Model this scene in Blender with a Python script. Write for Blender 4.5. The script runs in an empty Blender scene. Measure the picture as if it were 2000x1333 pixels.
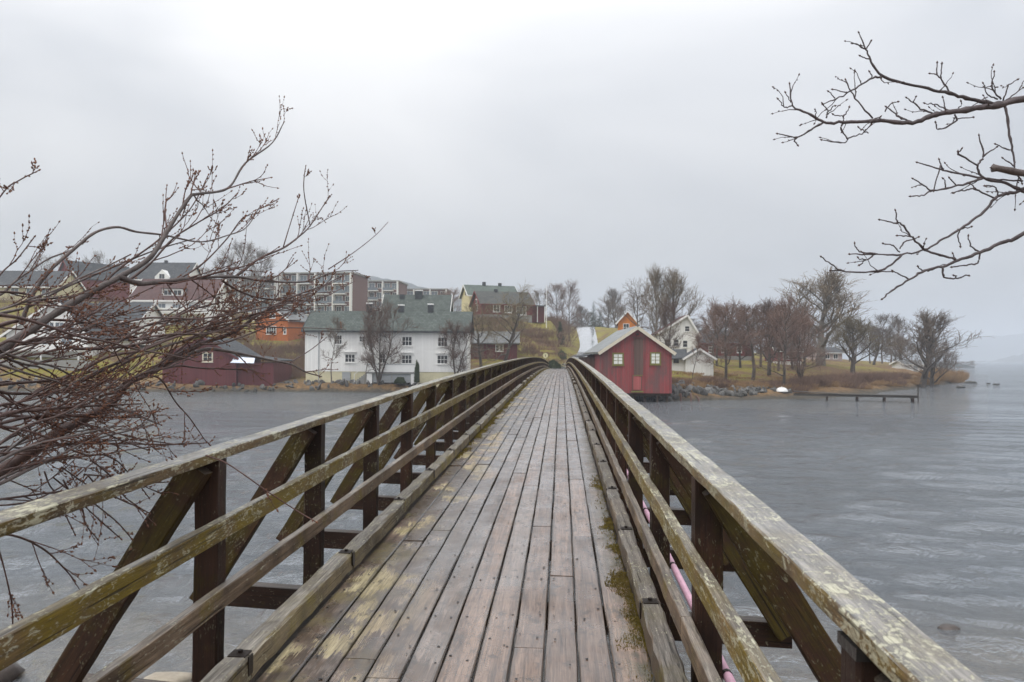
import bpy, math, random
import numpy as np
from mathutils import Vector, Matrix
random.seed(7)
RNG = np.random.default_rng(11)
sc = bpy.context.scene
COL = sc.collection
R = math.radians

# ------------------------------------------------------------------ camera
F = 1531.9                 # focal length in photo pixels (18 mm on a 23.5 mm sensor)
CAMZ, HOR = 4.15, 698.0    # eye height above the water, horizon row
YAW = math.atan(97 / F)    # the bridge runs along +Y, the camera looks a little left of it
cam_d = bpy.data.cameras.new("camera")
cam = bpy.data.objects.new("camera", cam_d)
COL.objects.link(cam)
cam_d.sensor_width = 23.5
cam_d.lens = 18.0
cam_d.clip_start = 0.05
cam_d.clip_end = 20000
cam.matrix_world = (Matrix.Translation((0, 0, CAMZ)) @ Matrix.Rotation(YAW, 4, 'Z')
                    @ Matrix.Rotation(R(90) + math.atan((HOR - 666.5) / F), 4, 'X') @ Matrix.Rotation(R(0.35), 4, 'Z'))
cam_d.dof.use_dof = True
cam_d.dof.focus_distance = 6.0
cam_d.dof.aperture_fstop = 4.5
sc.camera = cam

# ------------------------------------------------------------------ world, sun, exposure
SUN_EL, SUN_AZ = R(60), R(-130)          # azimuth measured from +Y towards +X
world = bpy.data.worlds.new("World")
sc.world = world
world.use_nodes = True
wt = world.node_tree
wt.nodes.clear()
def wn(t, **k):
    n = wt.nodes.new(t)
    for a, b in k.items():
        setattr(n, a, b)
    return n
wout = wn('ShaderNodeOutputWorld')
wbg = wn('ShaderNodeBackground')
wbg.inputs['Strength'].default_value = 0.1
wsky = wn('ShaderNodeTexSky', sky_type='NISHITA', sun_disc=False)
wsky.sun_elevation = SUN_EL
wsky.sun_rotation = SUN_AZ
wsky.air_density = 1.0
wsky.dust_density = 4.0
wtc = wn('ShaderNodeTexCoord')
wmap = wn('ShaderNodeMapping')
wmap.inputs['Scale'].default_value = (1.0, 1.0, 2.4)
wmap.inputs['Location'].default_value = (-0.7356, -4.153, 0.864)
wno = wn('ShaderNodeTexNoise')
wno.inputs['Scale'].default_value = 1.5
wno.inputs['Detail'].default_value = 4.0
wno.inputs['Roughness'].default_value = 0.5
wno.inputs['Distortion'].default_value = 0.5
wrmp = wn('ShaderNodeValToRGB')
e = wrmp.color_ramp.elements
e[0].position = 0.32; e[0].color = (0.815, 0.84, 0.885, 1)
e[1].position = 0.66; e[1].color = (1.24, 1.235, 1.24, 1)
wsep = wn('ShaderNodeSeparateXYZ')
wrng = wn('ShaderNodeMapRange')
wrng.inputs['From Min'].default_value = 0.0
wrng.inputs['From Max'].default_value = 1.0
wrng.inputs['To Min'].default_value = 3.0
wrng.inputs['To Max'].default_value = 13.4
wmul = wn('ShaderNodeVectorMath', operation='SCALE')
wmix = wn('ShaderNodeMix', data_type='RGBA')
wmix.inputs['Factor'].default_value = 0.88
L = wt.links.new
L(wtc.outputs['Generated'], wmap.inputs['Vector']); L(wmap.outputs['Vector'], wno.inputs['Vector'])
L(wno.outputs['Fac'], wrmp.inputs['Fac']); L(wtc.outputs['Generated'], wsep.inputs['Vector'])
L(wsep.outputs['Z'], wrng.inputs['Value']); L(wrmp.outputs['Color'], wmul.inputs[0]); L(wrng.outputs['Result'], wmul.inputs['Scale'])
L(wsky.outputs['Color'], wmix.inputs['A']); L(wmul.outputs['Vector'], wmix.inputs['B'])
L(wmix.outputs['Result'], wbg.inputs['Color']); L(wbg.outputs['Background'], wout.inputs['Surface'])

sun_d = bpy.data.lights.new("sun", 'SUN')
sun_d.energy = 1.3
sun_d.angle = R(35)
sun_d.color = (1.0, 0.97, 0.93)
sun = bpy.data.objects.new("sun", sun_d)
COL.objects.link(sun)
sdir = Vector((math.sin(SUN_AZ) * math.cos(SUN_EL), math.cos(SUN_AZ) * math.cos(SUN_EL), math.sin(SUN_EL)))
sun.rotation_euler = sdir.to_track_quat('Z', 'Y').to_euler()
sc.view_settings.view_transform = 'Standard'
sc.view_settings.look = 'None'
sc.view_settings.exposure = 0.55
sc.view_settings.gamma = 1.0
sc.render.engine = 'CYCLES'
sc.cycles.volume_bounces = 1
sc.cycles.max_bounces = 8
sc.cycles.transparent_max_bounces = 12
sc.cycles.use_denoising = True
sc.cycles.use_adaptive_sampling = True
sc.cycles.adaptive_threshold = 0.025

# ------------------------------------------------------------------ coordinates from the survey of the photograph
CA, SA = math.cos(YAW), math.sin(YAW)
def at(px, D):
    """ground position at depth D in front of the camera, in the direction of column px"""
    l = (px - 1000) / F * D
    return (-SA * D + CA * l, CA * D + SA * l)
def hz(y, D):
    return CAMZ - (y - HOR) / F * D

# ------------------------------------------------------------------ node helper
class NT:
    def __init__(s, name):
        s.m = bpy.data.materials.new(name)
        s.m.use_nodes = True
        s.t = s.m.node_tree
        s.t.nodes.clear()
        s.out = s.t.nodes.new('ShaderNodeOutputMaterial')
        s.b = s.t.nodes.new('ShaderNodeBsdfPrincipled')
        s.t.links.new(s.b.outputs[0], s.out.inputs[0])
    def n(s, t, **k):
        x = s.t.nodes.new(t)
        for a, b in k.items():
            setattr(x, a, b)
        return x
    def put(s, sock, v):
        if v is None:
            return
        if isinstance(v, bpy.types.NodeSocket):
            s.t.links.new(v, sock)
        else:
            if isinstance(v, tuple) and len(v) == 3 and sock.type == 'RGBA':
                v = v + (1,)
            sock.default_value = v
    def coord(s, which='Object'):
        return s.n('ShaderNodeTexCoord').outputs[which]
    def pos(s):
        return s.n('ShaderNodeNewGeometry').outputs['Position']
    def nrm(s):
        return s.n('ShaderNodeNewGeometry').outputs['Normal']
    def rand(s):
        return s.n('ShaderNodeObjectInfo').outputs['Random']
    def mapping(s, v, scale=(1, 1, 1), loc=None):
        x = s.n('ShaderNodeMapping')
        s.put(x.inputs['Vector'], v)
        s.put(x.inputs['Scale'], scale)
        if loc is not None:
            s.put(x.inputs['Location'], loc)
        return x.outputs[0]
    def noise(s, v, scale=5, detail=4, rough=0.55, dist=0.0):
        x = s.n('ShaderNodeTexNoise')
        s.put(x.inputs['Vector'], v)
        x.inputs['Scale'].default_value = scale
        x.inputs['Detail'].default_value = detail
        x.inputs['Roughness'].default_value = rough
        x.inputs['Distortion'].default_value = dist
        return x.outputs['Fac']
    def vor(s, v, scale=5, out='Distance', rnd=1.0):
        x = s.n('ShaderNodeTexVoronoi')
        s.put(x.inputs['Vector'], v)
        x.inputs['Scale'].default_value = scale
        x.inputs['Randomness'].default_value = rnd
        return x.outputs[out]
    def ramp(s, f, *st, mode='LINEAR'):
        x = s.n('ShaderNodeValToRGB')
        x.color_ramp.interpolation = mode
        el = x.color_ramp.elements
        while len(el) < len(st):
            el.new(0.5)
        for i, (p, c) in enumerate(st):
            el[i].position = p
            if not isinstance(c, tuple):
                c = (c, c, c)
            el[i].color = c + (1,) if len(c) == 3 else c
        s.put(x.inputs[0], f)
        return x.outputs[0]
    def mix(s, f, a, b, mode='MIX'):
        x = s.n('ShaderNodeMix', data_type='RGBA', blend_type=mode)
        s.put(x.inputs['Factor'], f)
        s.put(x.inputs['A'], a)
        s.put(x.inputs['B'], b)
        return x.outputs['Result']
    def math(s, op, a, b=None, clamp=False):
        x = s.n('ShaderNodeMath', operation=op, use_clamp=clamp)
        s.put(x.inputs[0], a)
        if b is not None:
            s.put(x.inputs[1], b)
        return x.outputs[0]
    def vadd(s, a, b):
        x = s.n('ShaderNodeVectorMath', operation='ADD')
        s.put(x.inputs[0], a)
        s.put(x.inputs[1], b)
        return x.outputs[0]
    def vscale(s, a, f):
        x = s.n('ShaderNodeVectorMath', operation='SCALE')
        s.put(x.inputs[0], a)
        s.put(x.inputs['Scale'], f)
        return x.outputs[0]
    def sep(s, v):
        x = s.n('ShaderNodeSeparateXYZ')
        s.put(x.inputs[0], v)
        return x.outputs
    def comb(s, x_, y_, z_):
        x = s.n('ShaderNodeCombineXYZ')
        s.put(x.inputs[0], x_); s.put(x.inputs[1], y_); s.put(x.inputs[2], z_)
        return x.outputs[0]
    def rng(s, v, a, b, c=0.0, d=1.0):
        x = s.n('ShaderNodeMapRange')
        s.put(x.inputs['Value'], v)
        for k, q in zip(('From Min', 'From Max', 'To Min', 'To Max'), (a, b, c, d)):
            x.inputs[k].default_value = q
        return x.outputs[0]
    def bump(s, h, strength=0.5, dist=0.01, nrm=None):
        x = s.n('ShaderNodeBump')
        x.inputs['Strength'].default_value = strength
        x.inputs['Distance'].default_value = dist
        s.put(x.inputs['Height'], h)
        if nrm is not None:
            s.put(x.inputs['Normal'], nrm)
        return x.outputs[0]
    def done(s, color=None, rough=None, normal=None, spec=None, metal=None, coat=None, coat_rough=None, coat_normal=None):
        s.put(s.b.inputs['Coat Weight'], coat)
        s.put(s.b.inputs['Coat Roughness'], coat_rough)
        s.put(s.b.inputs['Coat Normal'], coat_normal)
        s.b.inputs['Coat IOR'].default_value = 1.4
        s.put(s.b.inputs['Base Color'], color)
        s.put(s.b.inputs['Roughness'], rough)
        s.put(s.b.inputs['Normal'], normal)
        s.put(s.b.inputs['Specular IOR Level'], spec)
        s.put(s.b.inputs['Metallic'], metal)
        return s.m

def srgb(r, g, b):
    def f(c):
        c /= 255.0
        return c / 12.92 if c <= 0.04045 else ((c + 0.055) / 1.055) ** 2.4
    return (f(r), f(g), f(b))

# ------------------------------------------------------------------ materials: bridge timber
def timber_material(name, dark, light, algae, algae_amt, lichen_amt, top_grey=0.5, rough=(0.42, 0.75), lichen_col=(0.56, 0.54, 0.40)):
    n = NT(name)
    v = n.vadd(n.coord('Object'), n.vscale(n.comb(3.1, 57.0, 9.7), n.rand()))
    g = n.noise(n.mapping(v, (30, 1.1, 30)), 1.6, 9, 0.68, 0.9)
    fine = n.noise(n.mapping(v, (120, 3.5, 120)), 2.2, 5, 0.65)
    gg = n.math('ADD', n.math('MULTIPLY', g, 0.6), n.math('MULTIPLY', fine, 0.4))
    crack = n.rng(n.noise(n.mapping(n.vadd(v, (4, 0, 2)), (55, 0.8, 55)), 1.4, 4, 0.5, 0.4), 0.37, 0.31)
    c = n.ramp(gg, (0.34, dark), (0.52, tuple((a + b) * 0.5 for a, b in zip(dark, light))), (0.66, light))
    br = n.rng(n.rand(), 0, 1, 0.70, 1.25)
    c = n.mix(1.0, c, n.comb(br, br, br), 'MULTIPLY')
    p = n.pos()
    st = n.noise(p, 2.2, 6, 0.65)
    c = n.mix(n.rng(st, 0.47, 0.63, 0, 0.65), c, tuple(x * 0.35 for x in dark))
    up = n.sep(n.nrm())[2]
    upf = n.rng(up, 0.55, 0.95)
    # bleached grey fibre on upward faces, its colour also carrying the wet sky sheen
    c = n.mix(n.math('MULTIPLY', upf, top_grey), c, n.ramp(gg, (0.37, (0.05, 0.047, 0.043)), (0.5, (0.20, 0.19, 0.175)), (0.64, (0.44, 0.42, 0.39))))
    al = n.noise(n.vadd(p, (7, 3, 1)), 3.3, 7, 0.66)
    am = n.math('MULTIPLY', n.rng(al, 0.62 - algae_amt * 0.3, 0.74 - algae_amt * 0.22, 0, 0.85), n.rng(up, 0.4, 0.95, 1.0, 0.4))
    c = n.mix(am, c, n.mix(n.rng(fine, 0.35, 0.65), tuple(x * 0.6 for x in algae), tuple(x * 1.8 for x in algae)))
    sp = n.noise(n.mapping(v, (1, 0.45, 1)), 34, 8, 0.66, 0.8)
    sp2 = n.noise(n.vadd(n.mapping(v, (1, 0.4, 1)), (5, 2, 3)), 95, 4, 0.6, 0.5)
    mask = n.noise(n.vadd(p, (1, 9, 4)), 3.1, 5, 0.7)
    thr = n.math('ADD', sp, n.math('MULTIPLY', n.math('SUBTRACT', mask, 0.5), 0.5))
    thr2 = n.math('ADD', sp2, n.math('MULTIPLY', n.math('SUBTRACT', mask, 0.5), 0.45))
    lm = n.math('MAXIMUM', n.rng(thr, 0.68 - lichen_amt * 0.11, 0.71 - lichen_amt * 0.11), n.math('MULTIPLY', n.rng(thr2, 0.66 - lichen_amt * 0.07, 0.69 - lichen_amt * 0.07), 0.75))
    lm = n.math('MULTIPLY', lm, n.rng(up, -0.6, 0.7, 0.45, 1.0))
    c = n.mix(lm, c, n.mix(n.rng(fine, 0.4, 0.6), tuple(x * 0.55 for x in lichen_col), lichen_col))
    c = n.mix(n.math('MULTIPLY', crack, 0.8), c, tuple(x * 0.2 for x in dark))
    ro = n.math('ADD', n.rng(gg, 0.35, 0.65, rough[0], rough[1]), n.math('MULTIPLY', lm, 0.25))
    h = n.math('SUBTRACT', n.math('ADD', gg, n.math('MULTIPLY', lm, 0.25)), n.math('MULTIPLY', crack, 0.6))
    return n.done(c, ro, n.bump(h, 0.85, 0.007), 0.3, None, n.math('MULTIPLY', upf, n.math('MULTIPLY', n.rng(st, 0.35, 0.6, 1, 0.3), top_grey)), 0.15)

M = {}
M['rail'] = timber_material('weathered_rail_wood', (0.046, 0.028, 0.010), (0.32, 0.21, 0.085), (0.125, 0.088, 0.005), 0.82, 0.95, 0.75)
M['toprail'] = timber_material('lichen_covered_top_rail', (0.052, 0.032, 0.012), (0.30, 0.195, 0.085), (0.10, 0.072, 0.007), 0.55, 1.25, 0.95, (0.3, 0.6))
M['lowrail'] = timber_material('bare_rail_wood', (0.055, 0.034, 0.021), (0.33, 0.235, 0.155), (0.11, 0.08, 0.010), 0.30, 0.35, 0.55)
M['post'] = timber_material('dark_brown_post_wood', (0.012, 0.0052, 0.0032), (0.062, 0.028, 0.0165), (0.034, 0.026, 0.004), 0.32, 0.15, 0.25, (0.5, 0.8), (0.25, 0.24, 0.17))
M['brace'] = timber_material('mossy_brace_wood', (0.016, 0.0075, 0.0042), (0.07, 0.034, 0.019), (0.045, 0.034, 0.003), 0.62, 0.55, 0.3, (0.5, 0.8), (0.28, 0.27, 0.18))
M['kerb'] = timber_material('grey_kerb_timber', (0.062, 0.045, 0.026), (0.33, 0.265, 0.165), (0.15, 0.12, 0.02), 0.42, 0.45, 0.65)
M['kerbbrown'] = timber_material('brown_kerb_timber', (0.04, 0.027, 0.018), (0.20, 0.145, 0.095), (0.075, 0.06, 0.012), 0.35, 0.35, 0.55)

def deck_material():
    n = NT('wet_deck_plank')
    v = n.vadd(n.coord('Object'), n.vscale(n.comb(2.3, 41.0, 5.3), n.rand()))
    g = n.noise(n.mapping(v, (24, 0.9, 24)), 1.6, 8, 0.62, 0.7)
    fine = n.noise(n.mapping(v, (80, 3.0, 80)), 2.5, 4, 0.6)
    gg = n.math('ADD', n.math('MULTIPLY', g, 0.6), n.math('MULTIPLY', fine, 0.4))
    c = n.ramp(gg, (0.36, (0.040, 0.023, 0.014)), (0.48, (0.14, 0.086, 0.056)), (0.64, (0.28, 0.187, 0.13)))
    rd = n.rand()
    br = n.rng(rd, 0, 1, 0.62, 1.2)
    c = n.mix(1.0, c, n.comb(br, n.math('MULTIPLY', br, 0.99), br), 'MULTIPLY')
    c = n.mix(n.rng(n.math('FRACT', n.math('MULTIPLY', rd, 7.31)), 0.5, 1, 0, 0.4), c, n.mix(gg, (0.08, 0.08, 0.078), (0.22, 0.215, 0.205)))
    p = n.pos()
    px = n.sep(p)[0]
    # pale dry timber and algae in a band beside the left kerb, moss beside the right kerb
    left = n.rng(px, -0.70, -1.25)
    pat = n.noise(n.vadd(n.mapping(p, (1.3, 0.75, 1)), n.vscale(n.comb(fine, g, 0.0), 0.34)), 1.9, 7, 0.62)
    wetd = n.math('MULTIPLY', n.rng(pat, 0.462, 0.50), n.rng(px, -0.35, -0.75, 0, 0.92))
    c = n.mix(wetd, c, n.ramp(gg, (0.37, (0.018, 0.010, 0.005)), (0.63, (0.085, 0.049, 0.026))))
    dry = n.math('MULTIPLY', n.rng(n.math('ADD', pat, n.math('MULTIPLY', left, 0.05)), 0.490, 0.478), left)
    dryn = n.math('MULTIPLY', dry, n.rng(gg, 0.3, 0.5, 0.3, 0.95))
    c = n.mix(dryn, c, n.ramp(gg, (0.36, (0.16, 0.125, 0.055)), (0.6, (0.50, 0.43, 0.26))))
    alg = n.noise(n.vadd(p, (4, 2, 0)), 3.0, 6, 0.65)
    c = n.mix(n.math('MULTIPLY', n.rng(alg, 0.5, 0.62, 0, 0.6), n.rng(px, -0.8, -1.3)), c, (0.16, 0.13, 0.03))
    right = n.rng(px, 0.26, 0.40)
    c = n.mix(n.math('MULTIPLY', n.rng(n.noise(p, 6, 6, 0.7), 0.42, 0.55), n.math('MULTIPLY', right, 0.8)), c, (0.05, 0.05, 0.016))
    # patchy darker worn spots
    sp = n.noise(n.vadd(n.mapping(p, (1.0, 0.6, 1)), (3, 8, 2)), 11, 6, 0.72)
    c = n.mix(n.rng(sp, 0.55, 0.63, 0, 0.7), c, (0.034, 0.026, 0.021))
    # dirt ground into the plank edges
    ex = n.math('ABSOLUTE', n.sep(n.coord('Object'))[0])
    c = n.mix(n.math('MULTIPLY', n.rng(ex, 0.052, 0.074, 0, 0.8), n.rng(gg, 0.6, 0.4, 0.5, 1.0)), c, (0.028, 0.021, 0.014))
    wet = n.noise(n.vadd(p, (9, 1, 0)), 2.6, 5, 0.6)
    ro = n.rng(wet, 0.36, 0.64, 0.17, 0.48)
    ro = n.math('ADD', ro, n.math('MULTIPLY', dryn, 0.35))
    h = n.math('ADD', gg, n.math('MULTIPLY', sp, 0.35))
    film = n.rng(n.noise(n.mapping(n.vadd(p, (2, 5, 0)), (1.6, 0.6, 1)), 2.4, 5, 0.6), 0.34, 0.54, 0.4, 1.0)
    film = n.math('MULTIPLY', film, n.rng(dryn, 0.1, 0.6, 1.0, 0.1))
    return n.done(c, ro, n.bump(h, 0.7, 0.004), 0.4, None, film, 0.2, n.bump(n.math('ADD', n.math('MULTIPLY', g, 0.5), n.math('MULTIPLY', sp, 0.6)), 0.15, 0.003))
M['deck'] = deck_material()

def plain(name, col, rough=0.6, var=0.25, scale=6, bump=0.2, metal=0.0, spec=0.5, coords='Object'):
    n = NT(name)
    v = n.coord(coords) if coords != 'pos' else n.pos()
    a = n.noise(v, scale, 6, 0.65)
    b = n.noise(v, scale * 7, 4, 0.6)
    f = n.math('ADD', n.math('MULTIPLY', a, 0.7), n.math('MULTIPLY', b, 0.3))
    c = n.ramp(f, (0.3, tuple(x * (1 - var) for x in col)), (0.7, tuple(min(1, x * (1 + var)) for x in col)))
    return n.done(c, rough, n.bump(f, bump, 0.02) if bump else None, spec, metal)
M['iron'] = plain('rusty_dark_iron', (0.03, 0.022, 0.018), 0.45, 0.5, 20, 0.3, 0.6)
M['nail'] = plain('dark_nail_heads', (0.022, 0.02, 0.02), 0.35, 0.4, 30, 0.1, 0.5)
M['pink'] = plain('pale_pink_plastic', (0.74, 0.44, 0.56), 0.5, 0.22, 6, 0.1)
M['tape'] = plain('black_plastic_wrap', (0.012, 0.012, 0.013), 0.3, 0.2, 10, 0.4)

def moss_mat():
    n = NT('yellow_green_moss')
    p = n.pos()
    f = n.noise(p, 14, 6, 0.7)
    g = n.noise(p, 2.0, 3)
    c = n.ramp(f, (0.3, (0.05, 0.042, 0.008)), (0.55, (0.14, 0.11, 0.016)), (0.75, (0.25, 0.18, 0.06)))
    c = n.mix(n.rng(g, 0.4, 0.65, 0, 0.5), c, (0.10, 0.062, 0.03))
    return n.done(c, 0.9, n.bump(n.noise(p, 70, 4), 0.8, 0.01), 0.2)
M['moss'] = moss_mat()

# ------------------------------------------------------------------ materials: houses, ground, plants
def cladding(name, col, board=0.16, var=0.10, grime=0.25, grime_col=(0.12, 0.1, 0.08), horizontal=False, weather=None):
    """painted board cladding: board joints as fine relief, faded paint, streaks"""
    n = NT(name)
    o = n.coord('Object')
    s = n.sep(o)
    ax = n.math('ADD', s[0], n.math('MULTIPLY', s[1], 0.73)) if not horizontal else s[2]
    fr = n.math('FRACT', n.math('DIVIDE', ax, board))
    idx = n.math('FLOOR', n.math('DIVIDE', ax, board))
    groove = n.math('ADD', n.rng(fr, 0.0, 0.10, 1, 0), n.rng(fr, 0.9, 1.0, 0, 1), True)
    wn_ = n.n('ShaderNodeTexWhiteNoise', noise_dimensions='1D')
    n.put(wn_.inputs['W'], idx)
    bv = wn_.outputs['Value']
    st = n.noise(n.mapping(o, (6, 6, 0.7)), 1.2, 6, 0.65)
    c = n.mix(n.rng(bv, 0, 1), tuple(x * (1 - var) for x in col), tuple(min(1, x * (1 + var)) for x in col))
    c = n.mix(n.rng(st, 0.46, 0.72, 0, grime), c, grime_col)
    if weather:
        w2 = n.noise(n.mapping(n.comb(n.math('MULTIPLY', idx, board), 0.0, n.math('MULTIPLY', s[2], 0.25)), (1, 1, 1)), 0.9, 4, 0.7)
        c = n.mix(n.rng(w2, 0.47, 0.62, 0, 0.75), c, weather)
    c = n.mix(n.math('MULTIPLY', groove, 0.45), c, tuple(x * 0.3 for x in col))
    return n.done(c, 0.7, n.bump(n.math('SUBTRACT', n.math('MULTIPLY', st, 0.1), groove), 0.6, 0.02), 0.35)
M['white'] = cladding('white_painted_boards', (0.84, 0.84, 0.82), 0.17, 0.04, 0.10, (0.5, 0.49, 0.45))
M['whitetrim'] = plain('white_trim_paint', (0.78, 0.78, 0.76), 0.55, 0.05, 3, 0)
M['cream'] = plain('cream_rendered_wall', (0.60, 0.56, 0.38), 0.85, 0.12, 1.4, 0.2)
M['creamboard'] = cladding('cream_boards', (0.62, 0.56, 0.36), 0.17, 0.05, 0.15, (0.4, 0.35, 0.2))
M['yellowboard'] = cladding('pale_yellow_boards', (0.62, 0.555, 0.33), 0.17, 0.05, 0.1, (0.4, 0.35, 0.2))
M['red'] = cladding('faded_red_boards', (0.27, 0.055, 0.056), 0.17, 0.16, 0.45, (0.15, 0.085, 0.078), weather=(0.12, 0.082, 0.075))
M['hatchred'] = cladding('pale_red_hatch', (0.40, 0.10, 0.095), 0.2, 0.15, 0.3, (0.2, 0.1, 0.09))
M['darkred'] = cladding('dark_red_boards', (0.12, 0.026, 0.028), 0.17, 0.14, 0.3, (0.06, 0.03, 0.03))
M['barnred'] = cladding('barn_red_boards', (0.17, 0.03, 0.03), 0.17, 0.14, 0.3, (0.06, 0.03, 0.03))
M['brownboard'] = cladding('brown_weathered_boards', (0.13, 0.075, 0.06), 0.15, 0.18, 0.4, (0.09, 0.07, 0.06))
M['orange'] = cladding('orange_boards', (0.46, 0.135, 0.03), 0.17, 0.08, 0.2, (0.3, 0.1, 0.04))
M['brightorange'] = cladding('bright_orange_boards', (0.62, 0.20, 0.025), 0.17, 0.06, 0.1, (0.4, 0.15, 0.04))
M['olive'] = plain('olive_window_trim', (0.17, 0.155, 0.035), 0.6, 0.15, 5, 0)
M['bargecream'] = plain('cream_barge_board', (0.62, 0.56, 0.44), 0.6, 0.1, 3, 0)
M['greydoor'] = cladding('grey_panel_boards', (0.38, 0.40, 0.41), 0.2, 0.04, 0.15, (0.25, 0.25, 0.25), True)
M['concrete'] = plain('grey_concrete', (0.26, 0.26, 0.245), 0.9, 0.2, 1.2, 0.3)
M['pinkgrey'] = plain('pale_pink_render', (0.42, 0.34, 0.32), 0.9, 0.1, 1.2, 0.2)
M['glass'] = plain('dark_window_glass', (0.035, 0.04, 0.045), 0.08, 0.3, 1.0, 0)
M['whitepane'] = plain('whitish_window_pane', (0.82, 0.83, 0.78), 0.25, 0.12, 2.0, 0)  # plain whitish window panes
M['paleglass'] = plain('grey_blue_glass', (0.16, 0.19, 0.22), 0.12, 0.3, 0.8, 0)
M['brick'] = plain('brown_brick_wall', (0.135, 0.065, 0.055), 0.9, 0.2, 2.0, 0.3)
M['tarp'] = plain('pale_blue_tarpaulin', (0.62, 0.67, 0.76), 0.5, 0.1, 3, 0.2)
M['signpale'] = plain('pale_yellow_sign_face', (0.62, 0.58, 0.36), 0.5, 0.08, 6, 0)
M['signdark'] = plain('dark_sign_mark', (0.10, 0.09, 0.07), 0.5, 0.1, 6, 0)
M['boatwhite'] = plain('white_boat_hull', (0.80, 0.80, 0.78), 0.35, 0.05, 3, 0.05)
M['greywood'] = plain('grey_jetty_wood', (0.055, 0.048, 0.042), 0.9, 0.3, 5, 0.4)

def roof_mat(name, a, b, sx=0.35, sz=0.3, rough=0.8):
    n = NT(name)
    o = n.coord('Object')
    s = n.sep(o)
    br = n.n('ShaderNodeTexBrick')
    n.put(br.inputs['Vector'], n.comb(n.math('ADD', s[0], n.math('MULTIPLY', s[1], 0.2)), n.math('MULTIPLY', s[2], 1.35), 0.0))
    br.inputs['Scale'].default_value = 1.0
    br.inputs['Brick Width'].default_value = sx
    br.inputs['Row Height'].default_value = sz
    br.inputs['Mortar Size'].default_value = 0.015
    br.inputs['Bias'].default_value = 0.0
    n.put(br.inputs['Color1'], a); n.put(br.inputs['Color2'], b)
    n.put(br.inputs['Mortar'], tuple(x * 0.4 for x in a))
    w = n.noise(o, 0.9, 6, 0.7)
    c = n.mix(n.rng(w, 0.42, 0.66, 0, 0.55), br.outputs['Color'], tuple(x * 0.55 for x in a))
    m2 = n.noise(n.vadd(o, (3, 1, 7)), 3.5, 6, 0.7)
    c = n.mix(n.rng(m2, 0.56, 0.7, 0, 0.35), c, tuple(min(1, x * 1.9) for x in b))
    return n.done(c, rough, n.bump(n.math('SUBTRACT', m2, br.outputs['Fac']), 0.5, 0.03), 0.25)
M['slate'] = roof_mat('green_grey_slate', (0.062, 0.076, 0.068), (0.105, 0.122, 0.11))
M['darkroof'] = roof_mat('dark_grey_tiles', (0.055, 0.06, 0.066), (0.085, 0.09, 0.095))
M['greyroof'] = roof_mat('grey_sheet_roof', (0.11, 0.115, 0.115), (0.16, 0.165, 0.165), 0.8, 0.5, 0.4)
M['brownroof'] = roof_mat('brown_red_tiles', (0.085, 0.045, 0.042), (0.12, 0.065, 0.06))
M['greenroof'] = roof_mat('pale_green_roof', (0.085, 0.11, 0.095), (0.12, 0.145, 0.125))
M['houseroof'] = roof_mat('dull_grey_roof', (0.07, 0.072, 0.066), (0.10, 0.102, 0.094))
M['mossroof'] = roof_mat('wet_grey_slate_with_moss', (0.14, 0.155, 0.15), (0.24, 0.25, 0.245), 0.5, 0.4, 0.3)

def terrain_mat():
    n = NT('grass_and_shore_ground')
    p = n.pos()
    s = n.sep(p)
    a = n.noise(p, 0.09, 6, 0.65)
    b = n.noise(p, 0.55, 6, 0.7)
    d = n.noise(n.vadd(p, (9, 4, 0)), 3.0, 5, 0.7)
    g = n.ramp(b, (0.32, (0.11, 0.10, 0.016)), (0.5, (0.20, 0.175, 0.026)), (0.7, (0.27, 0.21, 0.05)))
    br = n.ramp(d, (0.3, (0.075, 0.045, 0.025)), (0.7, (0.21, 0.125, 0.062)))
    mm_ = n.math('ADD', n.math('ADD', n.math('MULTIPLY', a, 0.5), n.math('MULTIPLY', b, 0.5)), n.rng(s[0], 8, 40, 0.0, 0.05))
    c = n.mix(n.rng(mm_, 0.49, 0.57), g, br)
    zz = n.math('ADD', s[2], n.math('MULTIPLY', n.math('SUBTRACT', b, 0.5), 0.9))
    bank = n.ramp(d, (0.3, (0.06, 0.045, 0.028)), (0.5, (0.17, 0.105, 0.05)), (0.7, (0.28, 0.17, 0.07)))
    sx_ = s[0]
    c = n.mix(n.rng(n.math('SUBTRACT', zz, n.rng(sx_, 10, 45, 0.0, 1.0)), 1.7, 0.95), c, bank)
    rock = n.ramp(d, (0.3, (0.022, 0.022, 0.02)), (0.65, (0.10, 0.085, 0.062)))
    c = n.mix(n.rng(zz, 0.55, 0.15), c, rock)
    return n.done(c, 0.9, n.bump(n.math('ADD', b, d), 0.8, 0.25), 0.25)
M['terrain'] = terrain_mat()

def seabed_mat():
    n = NT('sandy_seabed')
    p = n.pos()
    s = n.sep(p)
    b = n.noise(p, 1.6, 6, 0.7)
    d = n.noise(p, 14, 6, 0.75)
    c = n.ramp(d, (0.3, (0.11, 0.08, 0.052)), (0.6, (0.28, 0.21, 0.145)), (0.75, (0.38, 0.30, 0.23)))
    c = n.mix(n.rng(b, 0.48, 0.62, 0, 0.6), c, (0.05, 0.042, 0.03))
    deep = n.rng(n.math('ADD', s[2], n.math('MULTIPLY', b, 0.3)), -0.06, -0.55)  # light lost to water depth, put into the seabed colour
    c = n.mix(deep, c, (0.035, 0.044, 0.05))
    return n.done(c, n.rng(b, 0.3, 0.7, 0.25, 0.6), n.bump(d, 0.6, 0.03), 0.4)
M['seabed'] = seabed_mat()

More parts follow.
